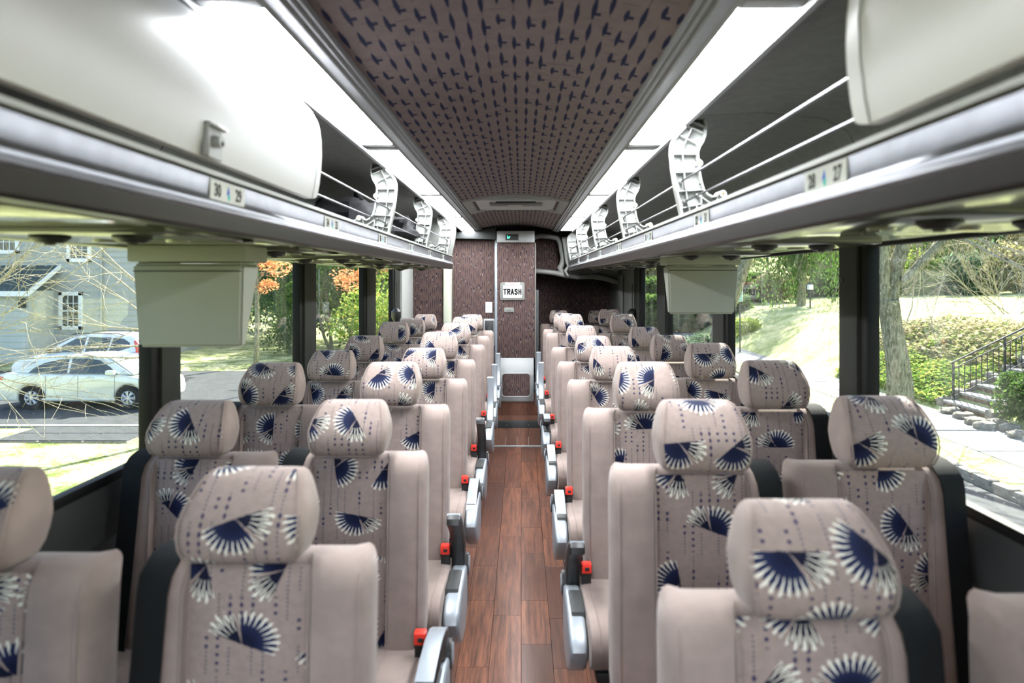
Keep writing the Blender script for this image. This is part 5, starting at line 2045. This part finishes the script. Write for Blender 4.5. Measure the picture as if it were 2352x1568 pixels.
# rocks along the pavement before the steps
for k, (u, v) in enumerate(((2185, 950), (2215, 962), (2240, 975), (2262, 985), (2290, 978), (2300, 960), (2320, 990), (2335, 972), (2345, 1005))):
    zz = -1.10
    Y = (CAMZ - zz) * 1568 / (v - 643)
    p = P(u, v, Y)
    g = MB(); lump(g, (0, 0, 0.04), (0.20, 0.14, 0.10), 'stone', k * 2.1, 7, 0.3, 0.7)
    o = g.build('edging_rock', None, (p.x, Y, zz))
    tag(o, '%s rough grey edging stone from the left, on the path below the garden steps' % ordinal[k], 'rock', 'stones edging the bank')

# ivy bank, shrubs, hedges on the right
def carpet(name, label, cat, x0, x1, y0, y1, key, n, size, h, seed, dz=0.0):
    rng = random.Random(seed)
    vs, fs = [], []
    for i in range(n):
        x, y = rng.uniform(x0, x1), rng.uniform(y0, y1)
        z = hr(x, y) + dz + rng.random() * h * (0.6 + 0.4 * noise.noise(Vector((x, y, 0)) * 1.2))
        p = Vector((x, y, z))
        s = size * rng.uniform(.6, 1.3)
        a = Vector((rng.uniform(-1, 1), rng.uniform(-1, 1), rng.uniform(-.5, .5))).normalized()
        b = a.cross(Vector((rng.uniform(-.5, .5), rng.uniform(-.5, .5), 1))).normalized()
        o = len(vs)
        vs += [p - a * s, p + b * s * .8, p + a * s, p - b * s * .8]
        fs.append((o, o + 1, o + 2, o + 3))
    mb = MB(); mb.add(vs, fs, key)
    o = mb.build(name, smooth=0, fixn=False)
    return tag(o, label, cat, None, 'stuff')

carpet('ivy', 'ivy covering the bank left of the garden steps', 'ivy', 8.95, 11.6, 14.7, 19.5, 'leafb', 16000, 0.055, 0.30, 4)
carpet('ground_cover', 'leafy ground cover spreading above the garden steps', 'ground cover', 10.4, 13.6, 14.8, 21.0, 'leafd', 9000, 0.06, 0.5, 6)
p = P(2335, 900, 12.6)
shrub('round_shrub', 'dark green clipped shrub at the right edge beside the garden steps', 'shrub', (p.x + 0.55, 12.6, hr(p.x, 12.6) - 0.1), (0.75, 0.8, 0.72), 'leafg', 9000, 0.055, 'ball', 12)
p = P(1720, 765, 30)
shrub('boxwood_bush', 'small clipped green bush standing alone on the sunny right lawn', 'bush', (p.x - .1, 30, hr(p.x, 30) - 0.35), (0.62, 0.6, 0.5), 'leafb', 3500, 0.085, 'box', 13)
p = P(1772, 690, 40)
shrub('brown_bush', 'brownish bush behind the lawn between monitor and lamp post', 'bush', (p.x + .5, 40, hr(p.x, 40) - .1), (1.7, 1.2, 0.95), 'leafd', 3500, 0.12, 'ball', 14)
p = P(1740, 690, 42)
shrub('low_hedge', 'low dark green hedge at the back of the lawn', 'hedge', (p.x - .2, 42, hr(p.x, 42) - .1), (1.8, 1.0, 1.0), 'leafg', 4000, 0.11, 'box', 15)
p = P(1850, 700, 38)
for k, (u, v, Y, rx, rz2, key) in enumerate(((1590, 725, 36, 3.4, 1.1, 'leafg'), (1500, 720, 40, 2.6, 1.6, 'leafg'), (1905, 690, 44, 2.6, 1.1, 'leafg'), (1560, 760, 22, .9, .5, 'leafs'), (1620, 765, 24, 0.9, 0.5, 'leafs'))):
    p = P(u, v, Y)
    shrub('dark_hedge', ['long dark hedge seen below the right-hand monitor', 'dark hedge behind the farthest right window', 'shaded hedge right of the lamp post', 'leafy shrub low beneath the right-hand monitor at its left', 'leafy shrub low beneath the right-hand monitor at its right'][k], 'hedge', (p.x, Y, min(p.z, hr(p.x, Y)) - .1), (rx, 1.2, rz2), key, 4200, 0.12 if Y > 30 else 0.07, 'box' if k < 3 else 'ball', 20 + k)

# weeping conifer
p = P(1840, 700, 36)
t = thing('weeping_conifer', 'dark weeping conifer with drooping green sprays behind the lamp post', 'tree', (p.x, 36, hr(p.x, 36) - .2))
g = MB(); g.tube([(0, 0, 0), (0.05, 0, 3), (0.1, 0, 8), (0.0, 0, 12)], [0.24, 0.2, 0.16, 0.08], 'bark', 10); g.build('trunk', t)
rng = random.Random(31)
vs, fs = [], []
g = MB()
for k in range(90):
    a = rng.uniform(0, 2 * PI); z = rng.uniform(1.9, 10); L = rng.uniform(1.5, 4.2) * (1 - z / 16)
    pts = [Vector((0, 0, z))]
    for q in range(1, 5):
        f_ = q / 4
        pts.append(Vector((math.cos(a) * L * f_, math.sin(a) * L * f_, z + 0.2 * f_ - 1.6 * f_ * f_)))
    g.tube(pts, [0.06, 0.045, 0.03, 0.02, 0.01], 'bark', 5, caps=False)
    for q in range(120):
        f_ = rng.random() ** 0.6
        i = min(3, int(f_ * 4)); w_ = f_ * 4 - i
        c = pts[i].lerp(pts[i + 1], w_)
        c = c + Vector((rng.uniform(-.3, .3), rng.uniform(-.3, .3), -rng.random() ** 1.5 * 1.5))
        s = rng.uniform(0.10, 0.22)
        d = Vector((rng.uniform(-.25, .25), rng.uniform(-.25, .25), -1)) * s
        e = Vector((rng.uniform(-1, 1), rng.uniform(-1, 1), 0)).normalized() * s * 0.28
        o = len(vs)
        vs += [c, c + d * 0.5 + e, c + d, c + d * 0.5 - e]; fs.append((o, o + 1, o + 2, o + 3))
g.build('branch', t, fixn=False)['kind'] = 'stuff'
g = MB(); g.add(vs, fs, 'leafg'); o = g.build('foliage', t, smooth=0, fixn=False); o['kind'] = 'stuff'

# lamp post
p = P(1861, 736, 33)
t = thing('lamp_post', 'thin black lamp post with a small white lantern on the right lawn', 'lamp post', (p.x, 33, p.z))
hh = (736 - 665) / 1568 * 33
g = MB(); g.cyl((0, 0, 0), (0, 0, hh), 0.045, 'iron', 8); g.build('post', t)
g = MB(); g.box((-0.11, -0.11, hh), (0.11, 0.11, hh + 0.25), 'wtrim', 0.02); g.build('lantern', t)
g = MB(); g.tube([(0, 0, hh + .25), (0, 0, hh + .38)], [0.14, 0.02], 'iron', 8); g.build('cap', t)
# white street sign beside the right monitor
p = P(1700, 676, 26)
t = thing('street_sign', 'pale green street sign on a thin post at the right edge of the right-hand monitor', 'sign', (p.x, 26, p.z))
g = MB(); g.box((-0.09, -0.01, -0.27), (0.11, 0.01, 0.27), 'paper', 0.005, 1); g.build('plate', t)
g = MB(); g.cyl((0.0, 0.02, -2.4), (0.0, 0.02, 0.3), 0.025, 'steel', 6); g.build('post', t)
g = MB()
for k, z in enumerate((0.20, 0.10, 0.0, -0.10, -0.20)):
    g.box((-0.05, -0.014, z - .02), (0.07, -0.011, z + .02), 'tealink')
g.build('lettering', t)

# trees and brush covering the hills: right
rng = random.Random(77)
spec = []
for (u, v, Y, r) in ((1620, 640, 58, 6), (1700, 650, 52, 4.2), (1760, 640, 60, 6), (1850, 640, 56, 6.5), (1930, 640, 52, 5.5), (2010, 650, 46, 4.5), (2090, 650, 45, 4.5), (2170, 645, 44, 4.5), (2250, 640, 43, 4.6), (2340, 640, 42, 4.8), (2440, 640, 42, 5),
                     (1660, 540, 72, 9), (1800, 520, 72, 9), (1950, 530, 68, 9), (2080, 540, 62, 8), (2200, 530, 60, 8), (2320, 540, 58, 8), (2450, 500, 60, 9), (1500, 560, 75, 9), (1480, 660, 55, 5), (1400, 600, 80, 10),
                     (1440, 650, 62, 5), (2130, 655, 40, 2.2), (2220, 650, 38, 2.0), (2300, 655, 37, 2.2), (2050, 668, 41, 1.8)):
    spec.append((u, v, Y, r))
words_ = ['far left', 'left', 'middle', 'right', 'far right']
rank = {}
for k in range(len(spec)):
    rank[k] = sorted([q for q in range(len(spec)) if q % 5 == k % 5 or (k % 5 in (0, 1, 4) and q % 5 in (0, 1, 4))], key=lambda q: spec[q][0]).index(k)
nth = ['first', 'second', 'third', 'fourth', 'fifth', 'sixth', 'seventh', 'eighth', 'ninth', 'tenth', 'eleventh', 'twelfth', 'thirteenth', 'fourteenth', 'fifteenth', 'sixteenth', 'seventeenth']
for k, (u, v, Y, r) in enumerate(spec):
    p = P(u, v, Y)
    key = ['leafd', 'leafd', 'leafb', 'leafs', 'leafd'][k % 5]
    t = shrub('woodland_tree', 'sparse twiggy woodland tree on the hillside behind the right lawn', 'tree', (p.x, Y, p.z - r * 1.0), (r, r * 0.8, r), key, 6500, 0.042 if r > 4 else 0.07, 'ball', 40 + k % 5, 'woodland on the right hillside', rng.uniform(0, 6), stem=False)
    cn = {'leafd': 'straw-coloured', 'leafb': 'bright yellow-green', 'leafs': 'blue-green'}[key]
    t['label'] = '%s of the sparse %s woodland trees on the right hillside, counted from the left' % (nth[rank[k]], cn)
    t['group'] = '%s woodland trees on the right hillside' % cn
g_ = None
# bare twigs in front of the brush, right edge
for k, (u, v, Y, lab) in enumerate(((2330, 790, 24, 'bare ornamental tree above the railing at the right edge'), (2240, 690, 40, 'bare woodland tree behind the forked tree'), (1760, 680, 46, 'bare woodland tree left of the weeping conifer'), (1930, 690, 46, 'bare woodland tree right of the weeping conifer'))):
    p = P(u, v, Y)
    t = thing('bare_tree', lab, 'tree', (p.x, Y, p.z - .2))
    rng = random.Random(60 + k)
    g = MB()
    sc_ = 1.2 if Y < 30 else 2.6
    g.tube([(0, 0, -0.5), (0.05, 0, sc_ * 0.5), (0.1, 0, sc_)], [0.05 * sc_, 0.04 * sc_, 0.035 * sc_], 'bark', 8)
    g.build('trunk', t)
    g = MB()
    for q in range(6):
        branches(g, (0.08, 0, sc_ * (0.5 + 0.1 * q)), (rng.uniform(-1, 1), rng.uniform(-.6, .6), rng.uniform(0.1, 1)), 1.6 * sc_, 0.022 * sc_, 4, rng, 'twig', 4, 0.0, None, 0.8, 0.006 if Y < 30 else 0.012)
    g.build('branch', t, fixn=False)['kind'] = 'stuff'

# left side: bushes and trees behind the far left windows
for k, (u, v, Y, r, key, lab) in enumerate((
        (640, 700, 40, 3.6, 'leafs', 'blue-green tree filling the second left window'), (700, 650, 46, 5.0, 'leafg', 'tall dark green tree behind the second left window'), (590, 640, 48, 5.0, 'leafs', 'tall blue-green tree right of the left monitor'),
        (760, 690, 34, 3.4, 'leafg', 'dark green tree filling the third left window'), (810, 650, 40, 4.4, 'leafs', 'blue-green tree at the right of the third left window'), (855, 720, 26, 1.7, 'leafb', 'bright leafy shrub low in the third left window'),
        (900, 680, 36, 3.4, 'leafg', 'dark green tree in the narrow last left window'), (890, 740, 24, 1.4, 'leafb', 'bright leafy shrub low in the last left window'), (540, 650, 52, 5.5, 'leafd', 'sparse brown tree hidden mostly by the left monitor'),
        (480, 640, 54, 6, 'leafg', 'dark tree behind the left monitor'), (400, 620, 56, 6, 'leafs', 'blue-green tree right of the grey house'), (670, 770, 33, 1.4, 'leafg', 'low green bush under the tall trees in the second left window'))):
    p = P(u, v, Y)
    shrub('leafy_tree' if r > 2 else 'leafy_shrub', lab, 'tree' if r > 2 else 'shrub', (p.x, Y, max(GL - .1, p.z - r)), (r, r * .8, r), key, 9000 if r > 2 else 3000, 0.034 if r > 2 else 0.05, 'ball', 90 + k)
for (tu, tY_, lab, cl) in ((588, 28.0, 'slender tree with orange autumn leaves just right of the left monitor', ((632, 610, 0.9), (612, 660, 0.6), (640, 570, 0.7))),
                           (856, 26.0, 'slender tree with orange autumn leaves across the third left window', ((800, 645, 0.75), (835, 635, 0.6), (838, 600, 0.5), (880, 610, 0.5)))):
    p = P(tu, 700, tY_)
    t = thing('orange_maple', lab, 'tree', (p.x, tY_, GL))
    g = MB(); g.tube([(0, 0, -0.1), (0.05, 0, 2.0), (0.0, 0, 4.5), (0.1, 0, 6.5)], [0.12, 0.10, 0.07, 0.03], 'bark', 8); g.build('trunk', t)
    for k, (u, v, r) in enumerate(cl):
        q = P(u, v, tY_)
        c = Vector((q.x - p.x, 0, q.z - GL))
        o = obj('foliage', leaves('leafo', 420, 0.10, 'ball', 120 + k), t, c); o.scale = (r, r * .5, r * 0.7); o['kind'] = 'stuff'
        g = MB(); g.tube([(0.02, 0, c.z - 0.7), (c.x * .5, 0, c.z - .2), c, (c.x * 1.3, 0, c.z + .1)], [0.035, 0.025, 0.015, 0.006], 'bark', 6); g.build('branch', t)
# hill closing the view on both sides
def hb(x, y):
    return -3 + 24 * sm((abs(x) * 0.25 + y - 78) / 45)
grid_ground('wooded_hill', -110, 130, 60, 150, 60, 30, lambda x, y: -2.5 + 20 * sm((y - 66) / 40) + 1.5 * noise.noise(Vector((x * .06, y * .06, 1))), 'hill', 'distant wooded hillside')
